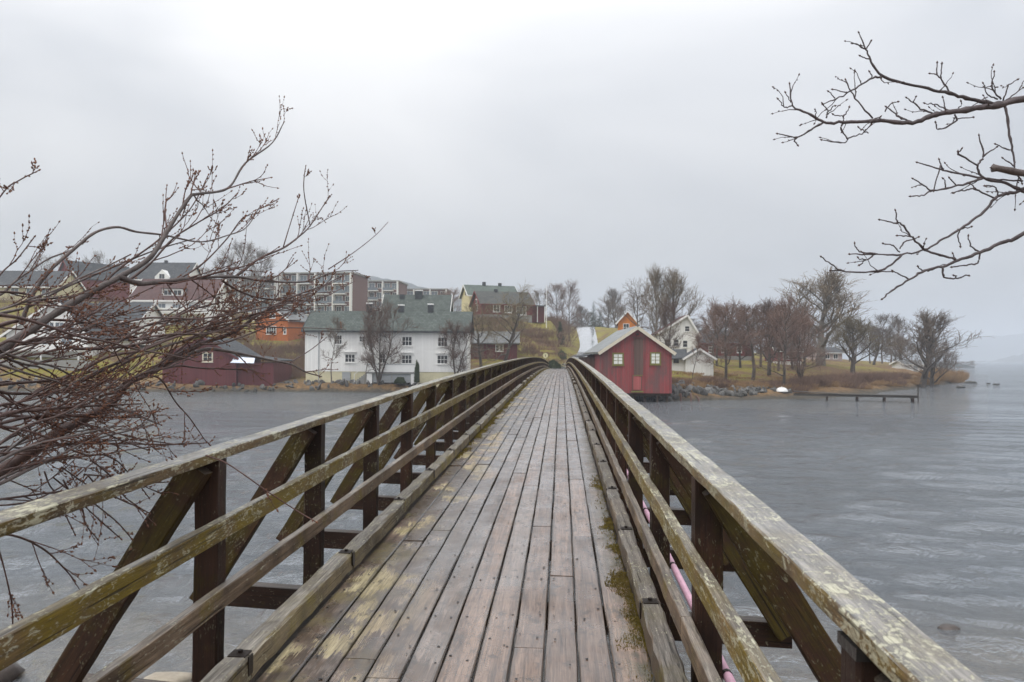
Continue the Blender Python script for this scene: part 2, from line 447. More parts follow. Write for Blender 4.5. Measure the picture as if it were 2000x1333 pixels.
def water_mat():
    n = NT('rippled_fjord_water')
    p = n.pos()
    r1 = n.noise(n.mapping(p, (1.0, 1.25, 1)), 2.4, 5, 0.6, 0.35)
    r2 = n.noise(n.mapping(p, (1.0, 1.4, 1)), 8.0, 4, 0.6, 0.3)
    r3 = n.noise(n.mapping(p, (0.75, 1.15, 1)), 1.15, 3, 0.5, 0.3)
    gust = n.noise(n.mapping(p, (0.35, 1.0, 1)), 0.11, 4, 0.6)
    h = n.math('ADD', n.math('ADD', n.math('MULTIPLY', r1, 0.85), n.math('MULTIPLY', r2, 0.30)), n.math('MULTIPLY', r3, 1.3))
    h = n.math('MULTIPLY', h, n.rng(gust, 0.32, 0.66, 0.35, 1.4))
    bmp = n.bump(h, 1.0, 0.19)
    fr = n.n('ShaderNodeFresnel')
    fr.inputs['IOR'].default_value = 1.333
    n.put(fr.inputs['Normal'], bmp)
    gl = n.n('ShaderNodeBsdfGlossy')
    gl.inputs['Roughness'].default_value = 0.04
    gl.inputs['Color'].default_value = (0.93, 0.95, 0.98, 1)
    n.put(gl.inputs['Normal'], bmp)
    df = n.n('ShaderNodeBsdfDiffuse')
    df.inputs['Color'].default_value = (0.29, 0.31, 0.335, 1)
    tr = n.n('ShaderNodeBsdfTransparent')
    tr.inputs['Color'].default_value = (0.82, 0.86, 0.84, 1)
    m1 = n.n('ShaderNodeMixShader'); m1.inputs[0].default_value = 0.74
    n.put(m1.inputs[1], df.outputs[0]); n.put(m1.inputs[2], tr.outputs[0])
    m2 = n.n('ShaderNodeMixShader')
    n.put(m2.inputs[0], fr.outputs[0]); n.put(m2.inputs[1], m1.outputs[0]); n.put(m2.inputs[2], gl.outputs[0])
    n.t.links.new(m2.outputs[0], n.out.inputs[0])
    n.t.nodes.remove(n.b)
    return n.m
M['water'] = water_mat()

def stone_mat():
    n = NT('grey_shore_stone')
    o = n.vadd(n.coord('Object'), n.vscale(n.comb(9.0, 5.0, 3.0), n.rand()))
    a = n.noise(o, 2.2, 6, 0.7)
    s = n.sep(n.pos())
    c = n.ramp(a, (0.3, (0.045, 0.045, 0.045)), (0.7, (0.21, 0.205, 0.195)))
    br = n.rng(n.rand(), 0, 1, 0.6, 1.35)
    c = n.mix(1.0, c, n.comb(br, br, br), 'MULTIPLY')
    c = n.mix(n.rng(s[2], 1.1, 0.15, 0.1, 0.8), c, (0.03, 0.027, 0.018))
    return n.done(c, 0.7, n.bump(a, 0.6, 0.06), 0.4)
M['stone'] = stone_mat()
M['wetrock'] = plain('wet_brown_rock', (0.055, 0.042, 0.036), 0.35, 0.5, 5, 0.6)
M['palerock'] = plain('pale_flat_rock', (0.30, 0.26, 0.20), 0.6, 0.3, 5, 0.5)

def bark(name, a, b, rough=0.85, rnd=0.25, scale=3.0):
    n = NT(name)
    o = n.coord('Object')
    f = n.noise(n.mapping(o, (1, 1, 0.5)), scale, 6, 0.7)
    c = n.ramp(f, (0.3, a), (0.7, b))
    r = n.rng(n.rand(), 0, 1, 1 - rnd, 1 + rnd)
    c = n.mix(1.0, c, n.comb(r, r, r), 'MULTIPLY')
    return n.done(c, rough, n.bump(f, 0.5, 0.03), 0.3)
M['trunk'] = bark('grey_brown_bark', (0.05, 0.04, 0.034), (0.14, 0.115, 0.095))
M['trunkpale'] = bark('pale_bark', (0.11, 0.10, 0.085), (0.26, 0.235, 0.20))
M['twig_red'] = bark('reddish_brown_twigs', (0.125, 0.078, 0.060), (0.20, 0.13, 0.10), rnd=0.3)
M['twig_brown'] = bark('brown_twigs', (0.105, 0.078, 0.058), (0.17, 0.13, 0.095), rnd=0.2)
M['twig_pale'] = bark('pale_willow_twigs', (0.16, 0.125, 0.085), (0.26, 0.205, 0.14), rnd=0.15)
M['twig_green'] = bark('greenish_lichen_twigs', (0.13, 0.105, 0.06), (0.21, 0.17, 0.10), rnd=0.15)
M['needle'] = bark('dark_spruce_needles', (0.018, 0.03, 0.016), (0.05, 0.07, 0.035), rnd=0.2)
M['hedge'] = bark('dark_evergreen_leaves', (0.035, 0.055, 0.025), (0.085, 0.11, 0.05), rnd=0.2)
M['scrub'] = bark('brown_scrub_twigs', (0.10, 0.06, 0.045), (0.23, 0.145, 0.10), scale=0.25)
M['reed'] = bark('dry_reed', (0.28, 0.165, 0.075), (0.46, 0.30, 0.15), scale=0.6)
M['near_bark'] = bark('near_branch_bark', (0.045, 0.026, 0.023), (0.12, 0.078, 0.07), 0.5, 0.15, 14)
M['near_grey'] = bark('near_grey_branch_bark', (0.055, 0.042, 0.040), (0.15, 0.125, 0.118), 0.5, 0.15, 14)
M['near_twig'] = bark('wet_red_brown_twig', (0.048, 0.023, 0.019), (0.12, 0.062, 0.050), 0.45, 0.2, 20)
M['bud'] = bark('red_brown_bud', (0.075, 0.03, 0.02), (0.19, 0.085, 0.045), 0.6, 0.2, 30)
M['dark_twig'] = bark('dark_grey_twig', (0.05, 0.041, 0.043), (0.12, 0.10, 0.105), 0.6, 0.15, 20)
M['hill'] = plain('wooded_far_hill', (0.035, 0.042, 0.04), 0.95, 0.4, 0.02, 0.0, coords='pos')
def road_mat():
    n = NT('wet_asphalt')
    p = n.pos()
    a = n.noise(n.mapping(p, (1.2, 0.12, 1)), 1.0, 5, 0.65)
    c = n.ramp(a, (0.36, (0.17, 0.175, 0.185)), (0.56, (0.40, 0.415, 0.44)))
    return n.done(c, n.rng(a, 0.38, 0.62, 0.10, 0.25), None, 0.9, None, 1.0, 0.05)
M['road'] = road_mat()

# ------------------------------------------------------------------ mesh helpers
def link(name, me, mat, parent=None, loc=(0, 0, 0), rot=(0, 0, 0), scale=None):
    o = bpy.data.objects.new(name, me)
    COL.objects.link(o)
    if mat is not None and len(me.materials) == 0:
        me.materials.append(mat)
    o.location = loc
    o.rotation_euler = rot
    if scale is not None:
        o.scale = scale
    if parent is not None:
        o.parent = parent
    return o
def tag(o, label=None, cat=None, group=None, kind=None):
    if label: o['label'] = label
    if cat: o['category'] = cat
    if group: o['group'] = group
    if kind: o['kind'] = kind
    return o
def thing(name, label, cat, loc=(0, 0, 0), rz=0.0, group=None):
    o = bpy.data.objects.new(name, None)
    COL.objects.link(o)
    o.location = loc
    o.rotation_euler = (0, 0, rz)
    o.empty_display_size = 0.3
    return tag(o, label, cat, group)
def mesh(name, v, f, smooth=False):
    me = bpy.data.meshes.new(name)
    me.from_pydata([tuple(map(float, x)) for x in v], [], [tuple(map(int, q)) for q in f])
    if smooth:
        me.polygons.foreach_set('use_smooth', [True] * len(me.polygons))
    me.update()
    return me
def mesh_np(name, v, quads, smooth=False):
    """fast path: v (n,3) array, quads (m,k) array"""
    me = bpy.data.meshes.new(name)
    v = np.asarray(v, np.float32); q = np.asarray(quads, np.int32)
    k = q.shape[1]
    me.vertices.add(len(v)); me.vertices.foreach_set('co', v.ravel())
    me.loops.add(q.size); me.loops.foreach_set('vertex_index', q.ravel())
    me.polygons.add(len(q)); me.polygons.foreach_set('loop_start', np.arange(0, q.size, k, dtype=np.int32))
    if smooth:
        me.polygons.foreach_set('use_smooth', np.ones(len(q), bool))
    me.update(calc_edges=True)
    return me
class MB:
    def __init__(s):
        s.v, s.f = [], []
    def add(s, v, f):
        b = len(s.v)
        s.v += [tuple(x) for x in v]
        s.f += [tuple(i + b for i in q) for q in f]
    def box(s, x0, x1, y0, y1, z0, z1):
        s.add([(x0, y0, z0), (x1, y0, z0), (x1, y1, z0), (x0, y1, z0), (x0, y0, z1), (x1, y0, z1), (x1, y1, z1), (x0, y1, z1)],
              [(0, 3, 2, 1), (4, 5, 6, 7), (0, 1, 5, 4), (1, 2, 6, 5), (2, 3, 7, 6), (3, 0, 4, 7)])
    def bar(s, p, q, w, h, up=(0, 0, 1)):
        p, q = Vector(p), Vector(q)
        d = (q - p).normalized()
        u = Vector(up)
        a = d.cross(u)
        if a.length < 1e-4:
            a = d.cross(Vector((1, 0, 0)))
        a.normalize()
        b = a.cross(d)
        a, b = a * w / 2, b * h / 2
        s.add([p - a - b, p + a - b, p + a + b, p - a + b, q - a - b, q + a - b, q + a + b, q - a + b],
              [(0, 1, 2, 3), (7, 6, 5, 4), (0, 4, 5, 1), (1, 5, 6, 2), (2, 6, 7, 3), (3, 7, 4, 0)])
    def tube(s, pts, rad, n=6, cap=True):
        pts = [Vector(p) for p in pts]
        ref = Vector((0.31, 0.17, 0.93)).normalized()
        rings = []
        for i, p in enumerate(pts):
            d = (pts[min(i + 1, len(pts) - 1)] - pts[max(i - 1, 0)])
            d = d.normalized() if d.length > 1e-9 else Vector((0, 0, 1))
            a = d.cross(ref)
            if a.length < 0.05:
                a = d.cross(Vector((1, 0, 0)))
            a.normalize(); b = d.cross(a)
            r = rad[i]
            rings.append([p + (a * math.cos(2 * math.pi * k / n) + b * math.sin(2 * math.pi * k / n)) * r for k in range(n)])
        v = [x for rg in rings for x in rg]
        f = []
        for i in range(len(pts) - 1):
            for k in range(n):
                k2 = (k + 1) % n
                f.append((i * n + k, i * n + k2, (i + 1) * n + k2, (i + 1) * n + k))
        if cap:
            f.append(tuple(range(n - 1, -1, -1)))
            f.append(tuple((len(pts) - 1) * n + k for k in range(n)))
        s.add(v, f)
    def prism(s, poly, y0, y1):
        """poly in (x, z), extruded along y"""
        n = len(poly)
        v = [(x, y0, z) for x, z in poly] + [(x, y1, z) for x, z in poly]
        f = [tuple(range(n)), tuple(range(2 * n - 1, n - 1, -1))] + [(i, i + n, (i + 1) % n + n, (i + 1) % n) for i in range(n)]
        s.add(v, f)
    def build(s, name, mat, parent=None, loc=(0, 0, 0), rot=(0, 0, 0), smooth=False):
        return link(name, mesh(name, s.v, s.f, smooth), mat, parent, loc, rot)

def timber(name, w, h, n=6, ch=0.006, jit=0.002, warp=0.004, seed=0, L=1.0):
    """a sawn board of length L along +Y with worn edges; origin at the middle of its start"""
    r = np.random.default_rng(seed)
    a, b = w / 2, h / 2
    sec = [(-a + ch, -b), (a - ch, -b), (a, -b + ch), (a, b - ch), (a - ch, b), (-a + ch, b), (-a, b - ch), (-a, -b + ch)]
    v, f = [], []
    for i in range(n + 1):
        wx, wz = (r.normal(0, warp, 2) if 0 < i < n else (0, 0))
        for x, z in sec:
            j = r.normal(0, jit, 2)
            v.append((x + wx + j[0], L * i / n, z + wz * 0.5 + j[1]))
    for i in range(n):
        for k in range(8):
            k2 = (k + 1) % 8
            f.append((i * 8 + k2, i * 8 + k, (i + 1) * 8 + k, (i + 1) * 8 + k2))
    f.append(tuple(range(8)))
    f.append(tuple(n * 8 + k for k in range(7, -1, -1)))
    return mesh(name, v, f)

# segments -> three-sided prisms, vectorised
def prisms(p0, p1, r0, r1, n=3):
    p0, p1 = np.asarray(p0, float), np.asarray(p1, float)
    r0, r1 = np.asarray(r0, float), np.asarray(r1, float)
    d = p1 - p0
    d /= np.maximum(np.linalg.norm(d, axis=1, keepdims=True), 1e-9)
    ref = np.where(np.abs(d[:, 2:3]) > 0.9, np.array([[1.0, 0, 0]]), np.array([[0, 0, 1.0]]))
    a = np.cross(d, ref); a /= np.linalg.norm(a, axis=1, keepdims=True)
    b = np.cross(d, a)
    m = len(p0)
    v = np.zeros((m, 2 * n, 3))
    for k in range(n):
        t = 2 * math.pi * k / n
        o = a * math.cos(t) + b * math.sin(t)
        v[:, k] = p0 + o * r0[:, None]
        v[:, n + k] = p1 + o * r1[:, None]
    base = (np.arange(m) * 2 * n)[:, None]
    q = np.concatenate([base + np.array([[k, (k + 1) % n, n + (k + 1) % n, n + k]]) for k in range(n)], 0)
    return v.reshape(-1, 3), q

# ------------------------------------------------------------------ terrain
COLS = [
    (-1400, [(80, -1.2), (86, -.5), (88, 0), (90, 1.0), (97, 1.3), (102, 3.4), (112, 6.5), (150, 14.0), (210, 20), (320, 24)]),
    (0, [(80, -1.2), (86, -.5), (88, 0), (90, 1.0), (97, 1.3), (99, 3.4), (112, 6.8), (135, 10.5), (150, 14.5), (170, 16.5), (210, 21), (320, 24)]),
    (180, [(80, -1.2), (86, -.5), (88, 0), (90, 1.0), (97, 1.3), (100, 3.3), (112, 6.8), (135, 9.8), (150, 13.5), (170, 15.8), (210, 20), (320, 23)]),
    (300, [(80, -1.2), (86.5, -.5), (88.5, 0), (90.5, .9), (103, 1.2), (112, 4), (135, 9.3), (165, 14), (230, 18), (320, 20)]),
    (530, [(82, -1.2), (88, -.5), (90, 0), (92, .9), (105, 1.6), (125, 6.6), (160, 11), (230, 16.5), (320, 18)]),
    (750, [(82, -1.2), (88.5, -.5), (90.5, 0), (92, .9), (104, 1.3), (112, 3), (150, 9), (230, 14.5), (320, 16)]),
    (960, [(86, -1.2), (92, -.5), (94, 0), (96, 1.0), (105, 2.2), (115, 4.0), (130, 8.2), (150, 11.8), (180, 13.5), (320, 15)]),
    (1075, [(88, -1.2), (95, -.5), (97, 0), (99, 1.2), (104, 2.3), (112, 2.7), (120, 4.2), (140, 8.6), (160, 11.5), (190, 12.5), (320, 14)]),
    (1108, [(82, -1.2), (90, -.5), (93, 0), (97, 1.5), (105, 2.35), (118, 2.7), (130, 3.2), (150, 4.4), (170, 6.2), (200, 9.4), (240, 13.9), (320, 13)]),
    (1128, [(82, -1.2), (88, -.5), (90, 0), (95, 1.5), (105, 2.35), (130, 3.0), (150, 4.0), (170, 5.2), (200, 8.4), (240, 13.6), (320, 12)]),
    (1168, [(76, -1.2), (82, -.5), (84, 0), (90, 1.5), (105, 2.35), (130, 3.0), (150, 4.0), (170, 5.2), (200, 8.4), (240, 13.6), (320, 12)]),
    (1200, [(74, -1.2), (78.5, -.5), (80, 0), (84, 1.5), (100, 2.5), (130, 4.2), (170, 8.0), (200, 11.0), (240, 13.4), (320, 12)]),
    (1312, [(70, -1.2), (75.5, -.5), (77, 0), (79, 1.2), (85, 2.4), (89, 2.65), (115, 4.4), (150, 6.5), (240, 9), (320, 9)]),
    (1450, [(74, -1.2), (77.5, -.4), (79, 0), (81.5, .28), (83.7, 1.0), (90, 1.7), (100, 2.8), (130, 4), (240, 6), (320, 6)]),
    (1600, [(76.5, -1.2), (80, -.3), (82, 0), (88, .3), (93, .95), (105, 1.9), (125, 3.2), (170, 4), (320, 4.5)]),
    (1700, [(83, -1.2), (87, -.3), (90, 0), (99, .3), (103, .95), (115, 2.1), (140, 3), (320, 3.5)]),
    (1760, [(97, -1.2), (102, -.3), (105, 0), (111, .25), (114, .8), (125, 1.8), (140, 2.6), (320, 3)]),
    (1830, [(118, -1.2), (126, -.4), (128, 0), (131, .6), (145, 1.3), (160, 1.6), (320, 1.2)]),
    (1872, [(138, -1.2), (145, -.4), (147, 0), (150, .5), (160, .7), (180, .5), (230, .2), (300, -.8)]),
    (1895, [(80, -1.5), (150, -1.2), (157, -.6), (165, -.8), (320, -1.5)]),
    (1930, [(80, -2), (320, -2)]),
]
_cx = np.array([c[0] for c in COLS], float)
def tz(px, D):
    px = np.asarray(px, float); D = np.asarray(D, float)
    zs = np.stack([np.interp(D, [k[0] for k in c[1]], [k[1] for k in c[1]]) for c in COLS], 0)
    i = np.clip(np.searchsorted(_cx, px) - 1, 0, len(_cx) - 2)
    t = np.clip((px - _cx[i]) / (_cx[i + 1] - _cx[i]), 0, 1)
    t = t * t * (3 - 2 * t)
    return np.take_along_axis(zs, i[None], 0)[0] * (1 - t) + np.take_along_axis(zs, (i + 1)[None], 0)[0] * t
def gz(px, D):
    return float(tz(np.array([px]), np.array([D]))[0])

def wob(x, y, s, seed):
    r = np.random.default_rng(seed)
    o = 0
    for k in range(5):
        a = r.uniform(0, 2 * math.pi); ph = r.uniform(0, 6.28); f = s * (1.0 + 0.7 * k)
        o = o + np.sin((x * math.cos(a) + y * math.sin(a)) * f + ph) / (1 + 0.6 * k)
    return o / 2.5
pxs = np.arange(-1400, 1935, 9.0)
Ds = np.concatenate([np.arange(76, 130, 0.8), np.arange(130, 250, 2.5), np.arange(250, 321, 10)])
PX, DD = np.meshgrid(pxs, Ds)
TZ = tz(PX.ravel(), DD.ravel()).reshape(PX.shape)
lat = (PX - 1000) / F * DD
TX, TY = -SA * DD + CA * lat, CA * DD + SA * lat
rp_ = np.interp(DD, [104, 118, 130, 145, 160, 180, 200, 222, 252], [1093, 1106, 1120, 1134, 1146, 1151, 1150, 1145, 1142])
flat = np.where((DD > 100) & (DD < 262), np.clip((np.abs(PX - rp_) * DD / F - 3.0) / 3.0, 0, 1), 1.0)
TZ = TZ - 0.06 * (1 - flat)
TZ = TZ + flat * (wob(TX, TY, 0.9, 3) * 0.10 + wob(TX, TY, 0.25, 4) * 0.15 * np.clip((DD - 90) / 30, 0, 1))
ny, nx = PX.shape
idx = np.arange(ny * nx).reshape(ny, nx)
q = np.stack([idx[:-1, :-1], idx[:-1, 1:], idx[1:, 1:], idx[1:, :-1]], -1).reshape(-1, 4)
ter = link('terrain', mesh_np('terrain', np.stack([TX, TY, TZ], -1).reshape(-1, 3), q, True), M['terrain'])
tag(ter, 'grassy brown hillside and low spit across the water', None, None, 'structure')

# seabed and the near bank, one sheet under the water
bx = np.concatenate([np.linspace(-4100, -40, 14), np.arange(-38, 38.1, 0.5), np.linspace(40, 4100, 14)])
by = np.concatenate([np.linspace(-60, -12, 6), np.arange(-10, 34, 0.4), np.linspace(36, 95, 20), np.linspace(120, 4400, 14)])
BX, BY = np.meshgrid(bx, by)
BZ = np.interp(BY, [-60, -10, -3, -1.0, 2, 4.5, 6.5, 9.5, 12.5, 16, 24, 40, 100, 6000], [3.2, 2.9, 2.45, 1.5, 0.7, 0.3, 0.05, -0.10, -0.24, -0.6, -1.5, -2.6, -3.2, -6])
BZ = BZ + np.where(np.abs(BY) < 40, wob(BX, BY, 1.1, 8) * 0.06 + wob(BX, BY, 3.0, 9) * 0.02, 0)
ny, nx = BX.shape
idx = np.arange(ny * nx).reshape(ny, nx)
q = np.stack([idx[:-1, :-1], idx[:-1, 1:], idx[1:, 1:], idx[1:, :-1]], -1).reshape(-1, 4)
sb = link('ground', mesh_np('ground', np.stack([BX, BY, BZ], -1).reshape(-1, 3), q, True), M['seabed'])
tag(sb, 'sandy shore and shallow seabed under the bridge end', None, None, 'structure')

# water: real small waves near the bridge, fine relief in the material
wa = np.linspace(-62, 62, 330)
wd = 4.0 * (4400 / 4.0) ** np.linspace(0, 1, 460)
WA, WD = np.meshgrid(np.radians(wa), wd)
WX, WY = WD * np.sin(WA - YAW), WD * np.cos(WA - YAW)
WZ = np.zeros_like(WX)
rw = np.random.default_rng(5)
for k in range(40):
    lam = 0.45 * (3.2 / 0.45) ** rw.uniform(0, 1)
    th = rw.normal(R(68), 0.75)
    amp = 0.0095 * lam ** 0.45
    fade = np.clip(1.5 - WD * 0.0149 / (lam * 0.30), 0, 1)
    WZ += amp * fade * np.sin(2 * math.pi / lam * (WX * math.cos(th) + WY * math.sin(th)) + rw.uniform(0, 6.28))
ny, nx = WX.shape
idx = np.arange(ny * nx).reshape(ny, nx)
q = np.stack([idx[:-1, :-1], idx[:-1, 1:], idx[1:, 1:], idx[1:, :-1]], -1).reshape(-1, 4)
wv = np.stack([WX, WY, WZ], -1).reshape(-1, 3)
water = link('water', mesh_np('water', wv, q, True), M['water'])
tag(water, 'grey rippled water of the fjord on both sides', None, None, 'structure')

# far hills and headland
def ridge(name, pts, D, depth, mat, label):
    b = MB()
    r = random.Random(len(name) * 7 + int(D))
    n = 80
    top, fr, bk = [], [], []
    xs = np.linspace(pts[0][0], pts[-1][0], n)
    ys = np.interp(xs, [p[0] for p in pts], [p[1] for p in pts])
    for x, y in zip(xs, ys):
        X, Y = at(x, D); X2, Y2 = at(x, D + depth); X0, Y0 = at(x, D - depth * 0.7)
        z = max(0.3, hz(y, D) + r.uniform(-1, 1) * D * 0.0012)
        fr.append((X0, Y0, -3)); top.append((X, Y, z)); bk.append((X2, Y2, -3))
    mid = [tuple((np.array(a) * 0.45 + np.array(c) * 0.55) + np.array([0, 0, r.uniform(-.5, 1) * D * 0.002])) for a, c in zip(fr, top)]
    v = fr + mid + top + bk
    f = []
    for rr in range(3):
        for i in range(n - 1):
            f.append((rr * n + i, rr * n + i + 1, (rr + 1) * n + i + 1, (rr + 1) * n + i))
    b.add(v, f)
    o = b.build(name, mat, smooth=True)
    return tag(o, label, None, None, 'structure')
ridge('hill', [(420, 600), (560, 548), (700, 538), (770, 548), (840, 566), (950, 600), (1200, 640)], 950, 300, M['hill'], 'pale wooded hill rising behind the apartment blocks')
ridge('hills', [(1500, 690), (1640, 672), (1780, 660), (1900, 655), (2000, 645), (2300, 632), (2700, 636)], 2900, 500, M['hill'], 'faint blue mountains across the fjord')
ridge('headland', [(1905, 704), (1945, 699), (1975, 690), (2010, 684), (2150, 664), (2500, 650)], 1900, 300, M['hill'], 'blue headland sloping into the fjord')
ridge('islet', [(1770, 712), (1800, 706), (1860, 704), (1893, 709), (1904, 711.5)], 430, 18, M['hill'], 'low dark wooded point at the end of the spit')

# ------------------------------------------------------------------ road
def ribbon(name, pts, mat, label, lift=0.10, seg=60):
    """pts: (px, D, half width)"""
    t = np.linspace(0, len(pts) - 1, seg)
    P = np.array(pts, float)
    px = np.interp(t, range(len(pts)), P[:, 0]); D = np.interp(t, range(len(pts)), P[:, 1]); hw = np.interp(t, range(len(pts)), P[:, 2])
    k = np.ones(7) / 7
    px = np.convolve(np.pad(px, 3, 'edge'), k, 'valid')
    v, f = [], []
    for i in range(seg):
        for j, s in enumerate((-1, -0.5, 0, 0.5, 1)):
            x = px[i] + s * hw[i] * F / D[i]
            X, Y = at(x, D[i])
            v.append((X, Y, gz(px[i], D[i]) + min(max(gz(x, D[i]) - gz(px[i], D[i]), 0), 0.22) + lift - 0.05 * abs(s) ** 2))
    for i in range(seg - 1):
        for j in range(4):
            f.append((i * 5 + j, i * 5 + j + 1, (i + 1) * 5 + j + 1, (i + 1) * 5 + j))
    return tag(link(name, mesh(name, v, f, True), mat), label, None, None, 'structure')
ribbon('road', [(1093, 104.5, 1.3), (1097, 110, 1.5), (1106, 118, 1.7), (1119, 130, 1.9), (1133, 145, 2.2), (1145, 160, 2.2), (1151, 180, 2.1), (1150, 200, 2.3), (1145, 222, 2.6), (1143, 241, 2.9), (1142, 252, 3.0)],
       M['road'], 'wet shining asphalt road climbing the hill beyond the bridge')

# ------------------------------------------------------------------ houses
def window(parent, x0, x1, z0, z1, y, frame='whitetrim', pane='glass', nx=2, nz=2, fw=0.09, sill=True, side=None):
    """a window on the wall plane y (front faces -y): frame with bars, a pane behind them"""
    b = MB()
    b.box(x0 - fw, x1 + fw, y - 0.06, y + 0.02, z1, z1 + fw)
    b.box(x0 - fw, x1 + fw, y - 0.06, y + 0.02, z0 - fw, z0)
    b.box(x0 - fw, x0, y - 0.057, y + 0.02, z0, z1)
    b.box(x1, x1 + fw, y - 0.057, y + 0.02, z0, z1)
    for i in range(1, nx):
        x = x0 + (x1 - x0) * i / nx
        b.box(x - 0.028, x + 0.028, y - 0.045, y + 0.02, z0, z1)
    for i in range(1, nz):
        z = z0 + (z1 - z0) * i / nz
        b.box(x0, x1, y - 0.04, y + 0.018, z - 0.022, z + 0.022)
    w = b.build('window', M[frame], parent)
    g = MB()
    g.box(x0, x1, y - 0.02, y + 0.01, z0, z1)
    g.build('pane', M[pane], w)
    if sill:
        s = MB()
        s.box(x0 - fw * 1.5, x1 + fw * 1.5, y - 0.13, y - 0.0605, z0 - fw - 0.05, z0 - fw)
        s.build('sill', M[frame], w)
    return w

class House:
    """front wall faces the camera; local x right, y away, z up; px rectangle measured in the photograph at depth D"""
    def __init__(s, name, label, x0, x1, ybase, D, rot=0.0, cat='house', sink=1.5):
        s.x0, s.x1, s.yb, s.D = x0, x1, ybase, D
        s.k = D / F
        s.xc = (x0 + x1) / 2
        X, Y = at(s.xc, D)
        s.z = hz(ybase, D)
        s.r = thing(name, label, cat, (X, Y, s.z), YAW + rot)
        s.hw = (x1 - x0) / 2 * s.k
        s.sink = sink
    def lx(s, px): return (px - s.xc) * s.k
    def lz(s, py): return (s.yb - py) * s.k
    def body(s, eave, ridge, d, wall, roof, axis='x', over=0.45, thick=0.16, trim='whitetrim', base=None, base_top=0.4, apex=None, barge=True):
        hw, h = s.hw, s.lz(eave)
        s.d, s.h = d, h
        if axis == 'x':
            rz = hz(ridge, s.D + d / 2) - s.z
        else:
            rz = s.lz(ridge)
        s.rz = rz
        ax = 0 if apex is None else s.lx(apex)
        b = MB()
        zb = base_top if base else -s.sink
        if axis == 'x':
            prof = [(0, zb), (d, zb), (d, h), (d / 2, rz), (0, h)]
            v = [(-hw, y, z) for y, z in prof] + [(hw, y, z) for y, z in prof]
            f = [(0, 1, 2, 3, 4), (9, 8, 7, 6, 5)] + [(i, i + 5, (i + 1) % 5 + 5, (i + 1) % 5) for i in range(5)]
            b.add(v, f)
        else:
            b.prism([(-hw, zb), (hw, zb), (hw, h), (ax, rz), (-hw, h)], 0, d)
        s.wall = b.build('wall', M[wall], s.r)
        if base:
            c = MB()
            c.box(-hw + 0.04, hw - 0.04, 0.05, d - 0.05, -s.sink, zb)
            c.build('foundation', M[base], s.r)
        rf = MB()
        t = thick
        if axis == 'x':
            sl = (rz - h) / (d / 2)
            for sg, ye in ((1, -over), (-1, d + over)):
                ze = h - sl * over
                ym = d / 2
                v = [(-hw - over, ye, ze + 0.02), (hw + over, ye, ze + 0.02), (hw + over, ym, rz + 0.02), (-hw - over, ym, rz + 0.02)]
                v += [(x, y, z + t) for x, y, z in v]
                ff = [(0, 1, 2, 3), (7, 6, 5, 4), (0, 4, 5, 1), (1, 5, 6, 2), (2, 6, 7, 3), (3, 7, 4, 0)]
                rf.add(v, ff)
        else:
            for sg in (-1, 1):
                xe = sg * (hw + over)
                sl = (rz - h) / (hw - sg * ax)
                ze = h - sl * over
                v = [(xe, -over, ze + 0.02), (xe, d + over, ze + 0.02), (ax, d + over, rz + 0.02), (ax, -over, rz + 0.02)]
                v += [(x, y, z + t) for x, y, z in v]
                rf.add(v, [(0, 1, 2, 3), (7, 6, 5, 4), (0, 4, 5, 1), (1, 5, 6, 2), (2, 6, 7, 3), (3, 7, 4, 0)])
        s.roof = rf.build('roof', M[roof], s.r)
        if barge and trim:
            bb = MB()
            if axis == 'x':
                for sx in (-1, 1):
                    x = sx * (hw + over + 0.03)
                    for ye in (-over, d + over):
                        sl = (rz - h) / (d / 2)
                        bb.bar((x, ye, h - sl * over + t / 2), (x, d / 2, rz + t / 2), 0.05, t + 0.12)
                bb.bar((-hw - over, -over - 0.03, h - (rz - h) / (d / 2) * over + t / 2), (hw + over, -over - 0.03, h - (rz - h) / (d / 2) * over + t / 2), 0.05, t + 0.02)
            else:
                for sg in (-1, 1):
                    sl = (rz - h) / (hw - sg * ax)
                    bb.bar((sg * (hw + over), -over - 0.03, h - sl * over + t / 2 - 0.05), (ax, -over - 0.03, rz + t / 2 - 0.05), 0.05, t + 0.10, up=(0, 1, 0)) if False else \
                        bb.bar((sg * (hw + over), -over - 0.03, h - sl * over + t / 2 - 0.06), (ax, -over - 0.03, rz + t / 2 - 0.06), 0.05, t + 0.08)
            bb.build('barge_board', M[trim], s.r)
        return s
    def win(s, a, b, c, d, **k):
        return window(s.r, s.lx(a), s.lx(b), s.lz(d), s.lz(c), k.pop('y', 0.0), **k)
    def door(s, a, b, c, d, mat='greydoor', name='door', y=0.0, proud=0.05):
        m = MB()
        m.box(s.lx(a), s.lx(b), y - proud, y + 0.02, s.lz(d), s.lz(c))
        o = m.build(name, M[mat], s.r)
        return o
    def chimney(s, px, w, top, mat='darkroof', cap='whitetrim', y=None, dep=0.7):
        y = s.d / 2 if y is None else y
        zt = hz(top, s.D + y) - s.z
        x = (px - s.xc) * s.k * (s.D + y) / s.D
        hw_ = w / 2 * s.k
        m = MB()
        m.box(x - hw_, x + hw_, y - dep / 2, y + dep / 2, s.h, zt)
        o = m.build('chimney', M[mat], s.roof)
        if cap:
            c = MB()
            c.box(x - hw_ * 1.12, x + hw_ * 1.12, y - dep * 0.55, y + dep * 0.55, zt, zt + 0.16)
            c.build('chimney_cap', M[cap], s.roof)
        return o

